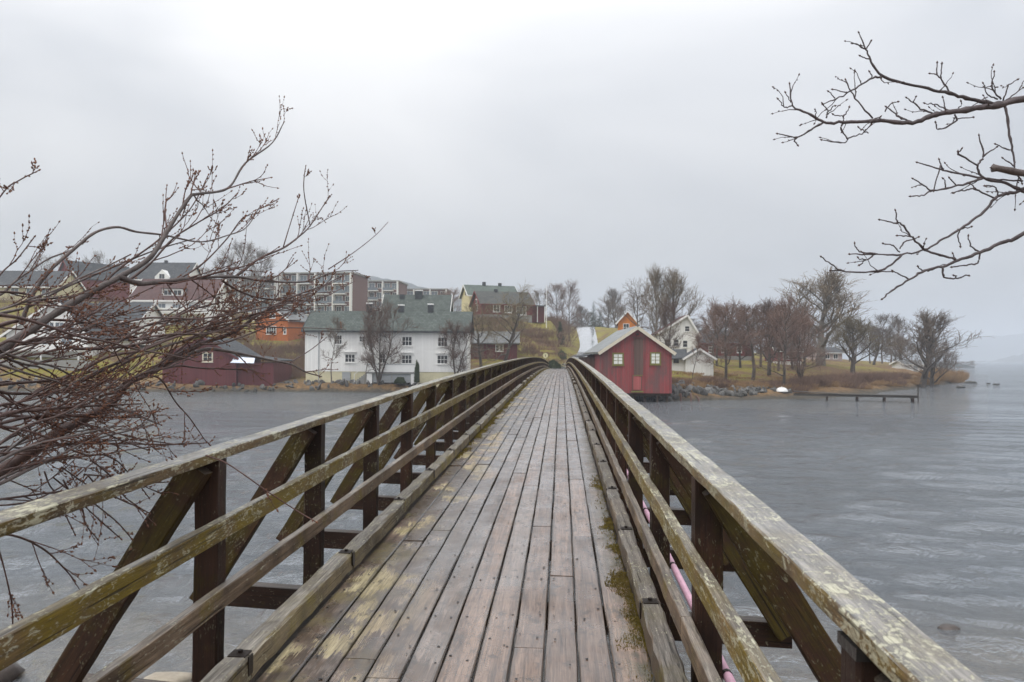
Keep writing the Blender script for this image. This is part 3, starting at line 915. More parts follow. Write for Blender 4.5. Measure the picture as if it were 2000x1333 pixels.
# long white house by the left shore
h = House('white_house', 'long white two-storey house with green-grey slate roof and three chimneys by the shore', 597, 912, 748, 94)
h.body(648, 613, 8.5, 'white', 'slate', 'x', 0.4, 0.2, 'darkroof', base='cream', base_top=h.lz(728))
for a in ((654, 667, 658, 674), (702.5, 712, 660, 669), (786, 804, 660, 676), (856, 873, 661, 677), (675, 693, 695, 709), (743, 752, 694, 710), (786, 804, 696, 711), (855, 874, 696, 711)):
    h.win(*a, nx=3 if a[1] - a[0] > 12 else 2, nz=2, fw=0.11)
for a in ((671, 697, 690.5), (740, 756, 690), (782, 808, 691.5), (851, 878, 692)):
    m = MB(); m.box(h.lx(a[0]), h.lx(a[1]), -0.22, -0.005, h.lz(a[2]), h.lz(a[2]) + 0.09); m.build('window_hood', M['whitetrim'], h.r)
for px, top in ((710.5, 596), (772.5, 599), (830, 597)):
    h.chimney(px, 11, top)
h.door(669, 685, 729, 746, 'greydoor')
m = MB(); m.tube([(h.lx(623), -0.07, 0.2), (h.lx(623), -0.07, h.lz(652))], [0.05, 0.05], 6); m.build('drainpipe', M['greydoor'], h.r)
m = MB()
for x in (597.6, 911):
    m.box(h.lx(x) - 0.1, h.lx(x) + 0.1, -0.035, 0.0, h.lz(728), h.lz(650))
m.build('corner_board', M['whitetrim'], h.r)
# terrace with a solid parapet, garage doors under it, steps down on the left
m = MB(); m.box(h.lx(722), h.lx(816), -2.0, -0.01, h.lz(731), h.lz(728)); m.build('terrace_floor', M['concrete'], h.r)
m = MB(); m.box(h.lx(722), h.lx(816), -2.06, -1.96, h.lz(728) + 0.002, h.lz(714)); m.build('terrace_parapet', M['whitetrim'], h.r)
m = MB(); m.box(h.lx(721), h.lx(817), -2.10, -1.92, h.lz(714) + 0.002, h.lz(714) + 0.07); m.build('terrace_handrail', M['greydoor'], h.r)
for a, b in ((723, 733), (807, 818)):
    m = MB(); m.box(h.lx(a), h.lx(b), -1.95, -0.02, -1.2, h.lz(731) - 0.002); m.build('terrace_pier', M['whitetrim'], h.r)
for a, b in ((734, 770), (771, 806)):
    for i in range(5):
        m = MB(); z0 = 0.0 + i * 0.2; m.box(h.lx(a), h.lx(b), -1.8, -1.75, z0, z0 + 0.188); m.build('garage_door_panel', M['greydoor'], h.r)
m = MB()
for i in range(6):
    m.box(h.lx(699) + i * 0.24, h.lx(699) + i * 0.24 + 0.26, -1.6, -0.5, -1.0, 0.18 * (i + 1))
m.build('step', M['concrete'], h.r)
m = MB(); m.bar((h.lx(697), -1.62, 0.9), (h.lx(720), -1.62, h.lz(716)), 0.05, 0.06); m.bar((h.lx(698), -1.62, 0.0), (h.lx(698), -1.62, 0.9), 0.05, 0.05, up=(0, 1, 0)); m.build('stair_handrail', M['whitetrim'], h.r)
H1 = h

h = House('slate_roofed_house', 'cream house with wide green slate roof right behind the long white house', 745, 872, 670, 113)
h.body(625, 580, 9, 'creamboard', 'slate', 'x', 0.4, 0.2, 'whitetrim')
h.chimney(811, 14, 570, y=3.9); h.chimney(778, 9, 577, y=3.9, cap=None)
h = House('orange_house', 'orange wooden house with white window behind the dark red boathouse', 497, 564, 668, 125, R(-10))
h.body(627, 603, 9, 'orange', 'greyroof', 'y', 0.4, 0.16, 'whitetrim', apex=533)
h.win(520, 539, 641, 655, nx=4, nz=2); h.win(556, 560, 643, 655, nx=1, nz=2); h.win(527, 537, 617, 624, nx=2, nz=1)
h.chimney(548, 5, 606, y=5)

# dark red boathouse with a lean-to, left
h = House('dark_red_boathouse', 'dark red boathouse with small white window standing at the left waterline', 318, 462, 753, 91)
h.body(702, 664, 9, 'darkred', 'darkroof', 'y', 0.35, 0.14, 'darkred', apex=398)
h.win(398, 414, 694.5, 709, nx=2, nz=2, fw=0.14, frame='bargecream')
m = MB(); m.box(h.hw + 0.02, h.hw + 4.2, 0.4, 8.0, -1.5, h.lz(712)); m.build('lean_to', M['darkred'], h.r)
m = MB(); v = [(h.hw - 0.1, 0.1, h.lz(699)), (h.hw + 4.5, 0.1, h.lz(709)), (h.hw + 4.5, 8.2, h.lz(709)), (h.hw - 0.1, 8.2, h.lz(699))]
m.add(v + [(x, y, z + 0.12) for x, y, z in v], [(0, 3, 2, 1), (4, 5, 6, 7), (0, 1, 5, 4), (1, 2, 6, 5), (2, 3, 7, 6), (3, 0, 4, 7)]); m.build('lean_to_roof', M['darkroof'], h.r)
tp = MB(); v = [(0, 0, 0), (2.7, 0.1, -0.05), (2.5, 1.2, 0.75), (0.3, 1.1, 0.8)]
tp.add(v + [(x, y, z + 0.05) for x, y, z in v], [(0, 3, 2, 1), (4, 5, 6, 7), (0, 1, 5, 4), (1, 2, 6, 5), (2, 3, 7, 6), (3, 0, 4, 7)])
X, Y = at(450, 90.2); tag(tp.build('tarpaulin', M['tarp'], None, (X, Y, hz(712.5, 90.2)), (0, 0, YAW)), 'pale blue tarpaulin sheet against the dark red boathouse', 'tarpaulin')

# houses on the left slope
h = House('gabled_white_house', 'tall white gabled house with balcony above the grey retaining wall', 12, 172, 708, 101)
h.body(660, 592, 11, 'white', 'darkroof', 'y', 0.5, 0.2, 'whitetrim', apex=112)
for a in ((88, 104, 636, 652), (108, 124, 636, 652), (128, 144, 636, 652), (60, 78, 668, 686), (84, 102, 668, 686), (120, 140, 668, 686)):
    h.win(*a, nx=2, nz=1, pane='paleglass')
m = MB(); m.box(h.lx(20), h.lx(168), -1.6, -0.01, h.lz(692), h.lz(690)); m.build('balcony_floor', M['whitetrim'], h.r)
m = MB(); m.box(h.lx(20), h.lx(168), -1.64, -1.56, h.lz(690) + 0.003, h.lz(679)); m.build('balcony_front', M['whitetrim'], h.r)
for x in (22, 94, 166):
    m = MB(); m.box(h.lx(x) - 0.08, h.lx(x) + 0.08, -1.55, -1.39, -1, h.lz(692) - 0.002); m.build('balcony_post', M['whitetrim'], h.r)
m = MB(); X, Y = at(85, 98.2); zt = hz(709, 98.2)
m.box(-11, 6.2, 0, 0.5, 0.2 - zt, 0); tag(m.build('retaining_wall', M['concrete'], None, (X, Y, zt), (0, 0, YAW)), 'grey concrete retaining wall under the gabled white house', 'wall')
h = House('grey_roofed_house', 'white house with plain grey roof beside the tall gabled white house', 168, 268, 658, 113)
h.body(631, 598, 9, 'white', 'darkroof', 'x', 0.5, 0.2, 'whitetrim')
for a in ((186, 193, 636, 650), (197, 204, 636, 650), (222, 232, 637, 650), (243, 253, 637, 650)):
    h.win(*a, nx=1, nz=2, pane='paleglass')
h = House('brown_roofed_house', 'large white house with brown tiled roof and white dormer on the slope', 257, 412, 642, 136)
h.body(589, 552, 10, 'white', 'brownroof', 'x', 0.6, 0.25, 'whitetrim')
for a in ((272, 288, 599, 612), (300, 322, 598, 613), (336, 352, 599, 612), (368, 386, 599, 613), (280, 300, 622, 636), (330, 356, 622, 636), (376, 392, 622, 636)):
    h.win(*a, nx=3, nz=1, pane='paleglass')
m = MB(); m.box(h.lx(312), h.lx(353), 0.6, 4.5, h.lz(584), h.lz(568)); dm = m.build('dormer', M['white'], h.r)
m = MB(); m.box(h.lx(310), h.lx(355), 0.4, 4.7, h.lz(568) + 0.003, h.lz(566)); m.build('dormer_roof', M['brownroof'], dm)
for a in ((316, 331, 571, 580), (335, 350, 571, 580)):
    h.win(*a, nx=2, nz=1, y=0.6, sill=False)
m = MB(); m.box(h.lx(262), h.lx(400), -1.8, -0.01, h.lz(618), h.lz(615)); m.build('balcony_floor', M['whitetrim'], h.r)
m = MB(); m.box(h.lx(262), h.lx(400), -1.85, -1.77, h.lz(615) + 0.003, h.lz(607)); m.build('balcony_front', M['whitetrim'], h.r)
h = House('black_roofed_house', 'white house with black roof and small white gable above the brown-roofed house', 252, 360, 600, 158)
h.body(549, 519, 9, 'white', 'darkroof', 'x', 0.5, 0.2, 'whitetrim')
h.chimney(303, 5, 513, cap=None)
m = MB(); m.prism([(h.lx(302), h.lz(553)), (h.lx(330), h.lz(553)), (h.lx(330), h.lz(545)), (h.lx(316), h.lz(531)), (h.lx(302), h.lz(545))], -0.4, 4); m.build('front_gable', M['white'], h.r)
h.win(311, 321, 540, 549, nx=2, nz=1, y=-0.4, sill=False)
h = House('red_barn', 'dark red barn with grey roof among bare trees on the hilltop', 98, 150, 596, 166, R(-32))
h.body(546, 515, 14, 'barnred', 'darkroof', 'y', 0.4, 0.2, 'barnred')
h.win(120, 128, 552, 561, nx=2, nz=2)
h = House('low_cream_house', 'low cream house with long grey roof at the top edge of the slope', -70, 106, 592, 151)
h.body(565, 537, 10, 'creamboard', 'darkroof', 'x', 0.5, 0.2, 'whitetrim')
for a in ((20, 34, 570, 582), (50, 64, 570, 582), (80, 94, 570, 582)):
    h.win(*a, nx=2, nz=1, pane='paleglass')

# apartment blocks
def block(label, x0, x1, top, base, D, floors, bays, rot, wall, pent=None):
    h = House('apartment_block', label, x0, x1, base, D, rot, cat='apartment block', sink=4)
    H = h.lz(top); d = 14
    m = MB(); m.box(-h.hw, h.hw, 0, d, -4, H); m.build('wall', M[wall], h.r)
    m = MB(); m.box(-h.hw - 0.5, h.hw + 0.5, -0.9, d + 0.4, H + 0.002, H + 0.35); m.build('roof', M['concrete'], h.r)
    fh = H / floors; bw = 2 * h.hw / bays
    for i in range(floors):
        for j in range(bays):
            x = -h.hw + j * bw; z = i * fh
            if (i + 2 * j) % 3:
                window(h.r, x + bw * 0.14, x + bw * 0.86, z + fh * 0.2, z + fh * 0.82, 0.0, 'whitetrim', 'paleglass', 2, 1, 0.12, False)
            else:
                window(h.r, x + bw * 0.25, x + bw * 0.75, z + fh * 0.32, z + fh * 0.8, 0.0, 'whitetrim', 'glass', 2, 1, 0.12, False)
        for j in range(0, bays, 2):
            x = -h.hw + j * bw
            m = MB(); m.box(x + 0.1, x + bw * 1.4, -1.7, -0.08, i * fh - 0.12, i * fh + 0.12); bs = m.build('balcony_slab', M['whitetrim'], h.r)
            m = MB(); m.box(x + 0.1, x + bw * 1.4, -1.72, -1.66, i * fh + 0.125, i * fh + 1.0); m.build('balcony_glass', M['paleglass'], bs)
    for j in range(0, bays + 1, 2):
        x = min(max(-h.hw + j * bw, -h.hw + 0.16), h.hw - 0.16)
        m = MB(); m.box(x - 0.15, x + 0.15, -1.75, -0.005, -3, H - 0.01); m.build('white_fin', M['whitetrim'], h.r)
    return h
block('four-storey brown brick apartment block with white balconies, nearest of the row', 545, 690, 537, 618, 232, 4, 8, R(-8), 'brick')
block('apartment block with white framed bays directly right of the tallest brick block', 688, 778, 552, 625, 262, 4, 6, R(-4), 'brick')
block('far low apartment block with brown top at the right end of the row', 776, 872, 567, 625, 290, 3, 6, R(-2), 'brick')
block('dark left wing of the apartment row half hidden behind bare trees', 430, 548, 545, 615, 250, 3, 6, R(-14), 'brownboard')

# houses left of the road
h = House('yellow_house', 'pale yellow house with green roof and two chimneys behind the red house', 915, 1012, 612, 172, R(16))
h.body(578, 560, 8, 'yellowboard', 'greenroof', 'x', 0.5, 0.2, 'whitetrim')
h.chimney(953, 6, 552, cap=None); h.chimney(985, 6, 553, cap=None)
# window in the left gable
for (yy, z0, z1) in ((3.0, h.h + 0.1, h.h + 1.1),):
    m = MB(); m.box(-h.hw - 0.05, -h.hw + 0.02, yy, yy + 1.0, z0, z1); m.build('window', M['whitetrim'], h.r)
    m = MB(); m.box(-h.hw - 0.08, -h.hw - 0.051, yy + 0.1, yy + 0.9, z0 + 0.1, z1 - 0.1); m.build('window_pane', M['glass'], h.r)
h = House('red_house', 'dark red wooden house with white windows and grey roof on the hill', 938, 1042, 618, 150, R(17))
h.body(594, 572, 7.5, 'barnred', 'houseroof', 'x', 0.45, 0.18, 'barnred', base='concrete', base_top=0.3)
for a in ((963, 974, 597, 609, 2), (986, 999, 598, 610, 3), (1010, 1028, 599, 614, 3)):
    h.win(*a[:4], nx=a[4], nz=2, fw=0.16)
for (yy, z0, z1) in ((2.6, 1.0, 2.3), (3.2, h.h + 0.1, h.h + 1.1)):
    m = MB(); m.box(-h.hw - 0.05, -h.hw + 0.02, yy, yy + 1.1, z0, z1); w_ = m.build('window', M['whitetrim'], h.r)
    m = MB(); m.box(-h.hw - 0.08, -h.hw - 0.051, yy + 0.15, yy + 0.95, z0 + 0.15, z1 - 0.15); m.build('pane', M['glass'], w_)
h.chimney(978, 6, 566, cap=None)
m = MB(); m.box(h.hw + 0.02, h.hw + 2.8, 1.0, 6, -1, 2.1); m.build('porch', M['darkred'], h.r)
m = MB(); m.box(h.hw - 0.1, h.hw + 3.1, 0.5, 6.4, 2.105, 2.3); m.build('porch_roof', M['greyroof'], h.r)
for x in (1.2, 2.7):
    m = MB(); m.box(h.hw + x, h.hw + x + 0.15, 0.6, 0.75, -1, 2.1); m.build('porch_post', M['whitetrim'], h.r)
h = House('brown_shed', 'low dark brown-red shed with pale grey roof below the red house', 905, 1010, 700, 114)
h.body(670, 650, 6, 'darkred', 'greyroof', 'x', 0.4, 0.15, 'whitetrim', barge=False)
h.win(969, 974, 675, 686, nx=1, nz=2); h.win(977, 982, 675, 686, nx=1, nz=2)
h.door(925, 945, 673, 698, 'brownboard')

# flagpole
X, Y = at(1067, 147); z = gz(1067, 147)
m = MB(); zt = hz(559, 147); m.tube([(0, 0, -0.5), (0, 0, (zt - z) * 0.5), (0, 0, zt - z)], [0.075, 0.06, 0.035], 8)
fp = m.build('flagpole', M['whitetrim'], None, (X, Y, z)); tag(fp, 'bare white flagpole beside the red house on the hill', 'flagpole')
m = MB(); m.tube([(0, 0, zt - z), (0, 0, zt - z + 0.09), (0, 0, zt - z + 0.16)], [0.04, 0.09, 0.02], 8); m.build('knob', M['whitetrim'], fp)

# red boathouse on piles, right of the bridge
h = House('red_boathouse', 'faded red boathouse on piles with two pale windows beside the bridge', 1175, 1312, 767, 74, cat='boathouse', sink=0.0)
h.body(687, 640, 14, 'red', 'mossroof', 'y', 0.32, 0.22, 'bargecream', apex=1244.5)
for a in ((1199, 1215.5, 691, 710), (1272.5, 1288, 689.5, 708.5)):
    h.win(*a, nx=2, nz=3, fw=0.14, frame='olive', pane='whitepane')
h.door(1238.5, 1256, 660, 731, 'brownboard', 'loading_door', proud=0.05)
h.door(1235.5, 1253.5, 731.8, 761.5, 'brownboard', 'hatch_frame', proud=0.045); h.door(1237, 1252, 734, 760, 'hatchred', 'hatch', proud=0.07)
m = MB(); m.box(h.lx(1235), h.lx(1258), -0.16, -0.06, h.lz(658.5), h.lz(657)); m.build('door_lintel', M['brownboard'], h.r)
m = MB(); m.box(h.lx(1237), h.lx(1255), -0.10, -0.065, h.lz(733), h.lz(731.5)); m.build('door_sill', M['olive'], h.r)
m = MB(); m.box(h.lx(1233), h.lx(1256), -0.35, -0.01, h.lz(765), h.lz(762.5)); m.build('threshold_beam', M['olive'], h.r)
m = MB(); m.tube([(h.lx(1244.5), -0.35, h.lz(652)), (h.lx(1244.5), -0.02, h.lz(652))], [0.11, 0.11], 8); m.build('hoist_beam', M['post'], h.r)
for x in (1176.5, 1310.5):
    m = MB(); m.box(h.lx(x) - 0.08, h.lx(x) + 0.08, -0.035, -0.002, 0.02, h.lz(688)); m.build('corner_board', M['red'], h.r)
# side wall boards and an open lean-to at the back left
m = MB(); m.box(-h.hw - 1.0, -h.hw - 0.01, 6.0, 13.5, -1.2, h.lz(697)); m.build('lean_to', M['brownboard'], h.r)
m = MB(); v = [(-h.hw - 1.3, 5.7, h.lz(696.5)), (-h.hw + 0.02, 5.7, h.lz(690.5)), (-h.hw + 0.02, 13.8, h.lz(690.5)), (-h.hw - 1.3, 13.8, h.lz(696.5))]
m.add(v + [(x, y, z + 0.1) for x, y, z in v], [(0, 3, 2, 1), (4, 5, 6, 7), (0, 1, 5, 4), (1, 2, 6, 5), (2, 3, 7, 6), (3, 0, 4, 7)]); m.build('lean_to_roof', M['darkroof'], h.r)
zb = -h.z - 1.2
for yy in (0.3, 3.0, 6.0):
    for px in (1180, 1203, 1228, 1240, 1260, 1285, 1304):
        m = MB(); x = h.lx(px); m.tube([(x, yy, zb), (x + 0.02, yy, -0.26)], [0.13, 0.12], 8); m.build('pile', M['post'], h.r)
    m = MB(); m.box(-h.hw + 0.05, h.hw - 0.05, yy - 0.1, yy + 0.1, -0.25, -0.004); m.build('floor_beam', M['post'], h.r)
m = MB(); m.bar((h.lx(1228), 0.12, -0.3), (h.lx(1240), 0.12, -0.85), 0.08, 0.1); m.build('pile_brace', M['brownboard'], h.r)
st_meshes = []
def stone_mesh(seed, sq=(1, 1, 0.7)):
    r = np.random.default_rng(seed)
    import bmesh
    bm = bmesh.new()
    bmesh.ops.create_icosphere(bm, subdivisions=2, radius=0.5)
    dirs = r.normal(0, 1, (7, 3)); dirs /= np.linalg.norm(dirs, axis=1, keepdims=True)
    for v in bm.verts:
        c = np.array(v.co)
        for d, cut in zip(dirs, r.uniform(0.26, 0.42, 7)):
            t = c @ d
            if t > cut:
                c = c - d * (t - cut) * 0.85
        v.co = Vector(c * np.array(sq) + r.normal(0, 0.012, 3))
    me = bpy.data.meshes.new('stone')
    bm.to_mesh(me); bm.free()
    me.materials.append(M['stone'])
    return me
STONES = [stone_mesh(i) for i in range(7)]
rs = random.Random(4)
for i in range(26):
    x = h.hw - rs.uniform(-0.3, 2.3); yy = rs.uniform(1.0, 5.0)
    s = rs.uniform(0.5, 0.9)
    o = link('foundation_stone', STONES[i % 7], None, h.r, (x, yy, zb + 0.9 + (i % 3) * 0.35), (rs.uniform(0, 6), rs.uniform(0, 6), rs.uniform(0, 6)), (s, s, s))

# white outbuilding, white house, orange house, barns on the right bank
h = House('white_shed', 'small white shed with dark roof on the lawn behind the red boathouse', 1340, 1393, 726, 89, R(-8))
h.body(697, 680, 6, 'white', 'darkroof', 'y', 0.35, 0.14, 'whitetrim', apex=1366)
m = MB(); m.box(-h.hw - 3.4, -h.hw - 0.02, 1.2, 5.2, -1, h.lz(700)); wg = m.build('wing', M['white'], h.r)
m = MB(); v = [(-h.hw - 3.7, 0.7, h.lz(700.5)), (-h.hw + 0.35, 0.7, h.lz(700.5)), (-h.hw + 0.35, 3.4, h.lz(682)), (-h.hw - 3.7, 3.4, h.lz(682)), (-h.hw - 3.7, 6.0, h.lz(700)), (-h.hw + 0.35, 6.0, h.lz(700))]
m.add(v + [(x, y, z + 0.14) for x, y, z in v], [(0, 3, 2, 1), (3, 4, 5, 2), (6, 7, 8, 9), (9, 8, 11, 10), (0, 1, 7, 6), (4, 10, 11, 5), (0, 6, 9, 3), (3, 9, 10, 4), (1, 2, 8, 7), (2, 5, 11, 8)]); m.build('wing_roof', M['darkroof'], h.r)
window(h.r, h.lx(1319), h.lx(1327), h.lz(706), h.lz(700.5), 1.2, 'darkroof', 'glass', 1, 1, 0.06)
h = House('large_white_house', 'large white gabled house half hidden by bare trees behind the white shed', 1290, 1362, 686, 117, R(-4))
h.body(648, 615, 9, 'white', 'brownroof', 'y', 0.4, 0.2, 'whitetrim', apex=1342)
for a in ((1334, 1342, 664, 676), (1300, 1310, 662, 674), (1316, 1325, 662, 674), (1338, 1346, 636, 645)):
    h.win(*a, nx=1, nz=2, pane='glass')
h = House('bright_orange_house', 'bright orange house with white barge boards up by the road', 1207, 1244, 652, 140, R(-10))
h.body(628, 607, 9, 'brightorange', 'brownroof', 'y', 0.4, 0.18, 'whitetrim', apex=1226)
h.win(1218, 1228, 632, 645, nx=2, nz=2, pane='glass')
h = House('dark_red_barn', 'dark red barn seen through the alders on the right bank', 1366, 1472, 700, 128)
h.body(668, 645, 9, 'barnred', 'darkroof', 'x', 0.4, 0.18, 'barnred', base='concrete', base_top=0.6)
for a in ((1385, 1393, 676, 686), (1410, 1418, 676, 686), (1440, 1448, 676, 686)):
    h.win(*a, nx=2, nz=2)
h = House('red_cabin', 'small red cabin with white base among trees on the right bank', 1518, 1566, 709, 121)
h.body(683, 668, 6, 'red', 'darkroof', 'x', 0.35, 0.15, 'whitetrim', base='whitetrim', base_top=0.5)
h.win(1530, 1540, 688, 698, nx=2, nz=2)
h = House('pink_grey_house', 'pale pink-grey low building behind the tall pale tree', 1604, 1645, 704, 168)
h.body(686, 676, 8, 'pinkgrey', 'darkroof', 'x', 0.35, 0.15, 'whitetrim')
h.win(1612, 1620, 689, 697, nx=2, nz=1); h.win(1628, 1636, 689, 697, nx=2, nz=1)
h = House('boat_shed', 'small pale shed with blue-grey roof near the tip of the spit', 1768, 1812, 723, 141)
h.body(708, 701, 5, 'whitetrim', 'greyroof', 'x', 0.3, 0.15, 'whitetrim')
h.door(1784, 1792, 711, 722, 'greydoor')

# ------------------------------------------------------------------ shore stones, jetty, boat, stakes, sign
bk = thing('stone_bank', 'grey rock-armoured bank right of the red boathouse', 'stone bank', (*at(1390, 79.5), 0.0), YAW)
X0, Y0 = at(1390, 79.5)
def local(o, X, Y):
    dx, dy = X - o.location[0], Y - o.location[1]
    r = o.rotation_euler[2]
    return (dx * math.cos(r) + dy * math.sin(r), -dx * math.sin(r) + dy * math.cos(r))
for i in range(230):
    px = rs.uniform(1306, 1545); t = rs.random()
    D = np.interp(px, [1306, 1450, 1545], [77.3, 81.4, 85.5]) + t * 2.6 - 0.5
    X, Y = at(px, D)
    s = rs.uniform(0.35, 1.0) * (1.0 if px < 1450 else 0.7)
    lx, ly = local(bk, X, Y)
    link('stone', STONES[rs.randrange(7)], None, bk, (lx, ly, gz(px, D) + 0.1 * s), (rs.uniform(0, 6), rs.uniform(0, 6), rs.uniform(0, 6)), (s * rs.uniform(0.8, 1.5), s, s * rs.uniform(0.6, 1)))
bk2 = thing('shore_stones', 'dark low stone edge along the left shore below the houses', 'stone edge', (*at(500, 90), 0.0), YAW)
for i in range(260):
    px = rs.uniform(-40, 905)
    D = np.interp(px, [-40, 300, 530, 900], [88.3, 88.8, 90.3, 93]) + rs.uniform(-0.4, 2.3)
    X, Y = at(px, D)
    s = rs.uniform(0.25, 0.8)
    lx, ly = local(bk2, X, Y)
    link('stone', STONES[rs.randrange(7)], None, bk2, (lx, ly, gz(px, D) + 0.05 * s), (rs.uniform(0, 6), rs.uniform(0, 6), rs.uniform(0, 6)), (s * rs.uniform(1, 1.9), s, s * rs.uniform(0.5, 0.9)))

# jetty: deck planks on bents
jt = thing('jetty', 'low grey wooden jetty reaching out from the right bank', 'jetty', (*at(1668, 78.4), 0.0), YAW + R(-19))
k = 76.5 / F
jl = (1777 - 1560) / 2 * k * 1.05
for i in range(38):
    x = -jl + 2 * jl * i / 38
    m = MB() if i == 0 else m
    if i == 0:
        m.box(0, 2 * jl / 38 - 0.015, -0.6, 0.6, 0, 0.05); pm = mesh('plank', m.v, m.f); pm.materials.append(M['greywood'])
    link('plank', pm, None, jt, (x, 0, 0.62 + rs.uniform(-.006, .006) + (0.25 * max(0, -x / jl - 0.2))))
for yy in (-0.45, 0.45):
    m = MB(); m.box(-jl, jl * 0.999, yy - 0.07, yy + 0.07, 0.42, 0.615); m.build('stringer', M['greywood'], jt)
for px in (1622, 1675, 1722, 1770):
    x = (px - 1670) * k * 1.05
    for yy in (-0.5, 0.5):
        m = MB(); m.tube([(x, yy, -1.5), (x, yy, 0.41)], [0.1, 0.09], 8); m.build('pile', M['post'], jt)
    m = MB(); m.box(x - 0.08, x + 0.08, -0.65, 0.65, 0.27, 0.415); m.build('crosspiece', M['post'], jt)
m = MB(); m.tube([(jl - 0.05, -0.66, -1.0), (jl - 0.05, -0.66, 1.75)], [0.05, 0.045], 8); m.build('mooring_post', M['post'], jt)

# small white boat, upturned on the bank
def boat(px, D, lw, label, rz):
    z = gz(px, D)
    r = thing('upturned_boat', label, 'boat', (*at(px, D), z), YAW + rz)
    v, f = [], []
    n, mm = 13, 9
    for i in range(n):
        t = i / (n - 1) * 2 - 1
        w = 0.62 * (1 - abs(t) ** 2.6) ** 0.6 + 0.02
        hh = 0.52 * (1 - 0.35 * abs(t) ** 3)
        for j in range(mm):
            a = math.pi * j / (mm - 1)
            v.append((t * lw / 2, -math.cos(a) * w, math.sin(a) ** 0.75 * hh * (1 - abs(t) ** 5 * 0.5)))
    for i in range(n - 1):
        for j in range(mm - 1):
            f.append((i * mm + j, i * mm + j + 1, (i + 1) * mm + j + 1, (i + 1) * mm + j))
    link('hull', mesh('hull', v, f, True), M['boatwhite'], r)
    b = MB(); b.bar((-lw * 0.42, 0, 0.53), (lw * 0.42, 0, 0.53), 0.05, 0.08); b.build('keel', M['boatwhite'], r)
    for s in (-1, 1):
        b = MB(); pts = []
        for i in range(n):
            t = i / (n - 1) * 2 - 1
            pts.append((t * lw / 2, s * (0.62 * (1 - abs(t) ** 2.6) ** 0.6 + 0.04), 0.03))
        b.tube(pts, [0.035] * n, 5); b.build('gunwale', M['greywood'], r)
boat(1527, 84.4, 2.0, 'small white boat lying upturned on the stony right bank', R(72))
for px, tx, lab in ((1331, 1329, 'leftmost leaning wooden stake in the shallows by the red boathouse'), (1351, 1348, 'middle leaning wooden stake in the shallows by the red boathouse'), (1369, 1359, 'steeply leaning wooden stake, farthest from the red boathouse')):
    X, Y = at(px, 75.6); X2, Y2 = at(tx, 76.4)
    b = MB(); zt = hz(767, 76) if tx < 1350 else hz(771, 76)
    b.tube([(0, 0, -0.9), ((X2 - X) * 0.5, 0.3, zt * 0.45), (X2 - X, 0.6, zt)], [0.11, 0.1, 0.08], 7)
    tag(b.build('wooden_stake', M['brownboard'], None, (X, Y, 0)), lab, 'stake', 'wooden stakes in the shallows')

sg = thing('round_road_sign', 'round pale sign on a post at the far left end of the bridge', 'road sign', (*at(1065.5, 107), gz(1065, 107)), YAW)
zc = hz(694.5, 107) - gz(1065, 107)
b = MB(); b.tube([(0, 0.05, -0.5), (0, 0.05, zc + 0.3)], [0.035, 0.035], 8); b.build('pole', M['greydoor'], sg)
b = MB(); b.tube([(0, 0.0, zc), (0, 0.02, zc)], [0.40, 0.40], 24); b.build('sign_face', M['signpale'], sg)
b = MB()
ring = 24
v, f = [], []
for i in range(ring):
    a = 2 * math.pi * i / ring
    for rr in (0.36, 0.41):
        v.append((rr * math.cos(a), -0.006, zc + rr * math.sin(a)))
for i in range(ring):
    j = (i + 1) % ring
    f.append((2 * i, 2 * i + 1, 2 * j + 1, 2 * j))
b.add(v, f); b.build('sign_border', M['olive'], sg)
b = MB(); b.box(-0.035, 0.035, -0.012, -0.004, zc - 0.16, zc + 0.14); b.box(-0.10, -0.035, -0.012, -0.004, zc + 0.06, zc + 0.14); b.build('sign_symbol', M['signdark'], sg)

# near boulders in the shallows
def boulder(px, py, D, size, mat, label, seed, sq=(1, 0.8, 0.5), name='boulder'):
    X, Y = at(px, D)
    z = hz(py, D)
    me = stone_mesh(seed, sq)
    me.materials.clear(); me.materials.append(M[mat])
    me.polygons.foreach_set('use_smooth', [True] * len(me.polygons))
    o = link(name, me, None, None, (X, Y, z), (0, 0, seed * 1.3), (size, size, size))
    tag(o, label, 'rock')
boulder(1852, 1222, 12.15, 0.36, 'wetrock', 'lone dark red-brown rock breaking the shallow water beyond the right rail', 31)
boulder(1628, 1286, 10.7, 0.42, 'wetrock', 'dark rock in the shallows right beside the mossy brace', 32)
boulder(1680, 1308, 10.3, 0.26, 'wetrock', 'small dark rock between the mossy brace and the near right post', 33)
boulder(1648, 1308, 10.25, 0.34, 'palerock', 'pale wet rock at the foot of the mossy brace', 34)
boulder(1676, 1266, 11.1, 0.16, 'wetrock', 'tiny flat rock awash below the right handrail', 35)
boulder(15, 1318, 10.2, 0.62, 'wetrock', 'dark boulder in the water at the lower left behind the handrail', 36, (1, .8, .8))
boulder(318, 1334, 9.9, 0.75, 'palerock', 'broad pale flat rock showing between the lower left rails', 37, (1.3, .8, .3))
boulder(103, 1146, 14.4, 0.14, 'wetrock', 'small dark stone poking out of the water behind the left rails', 38)

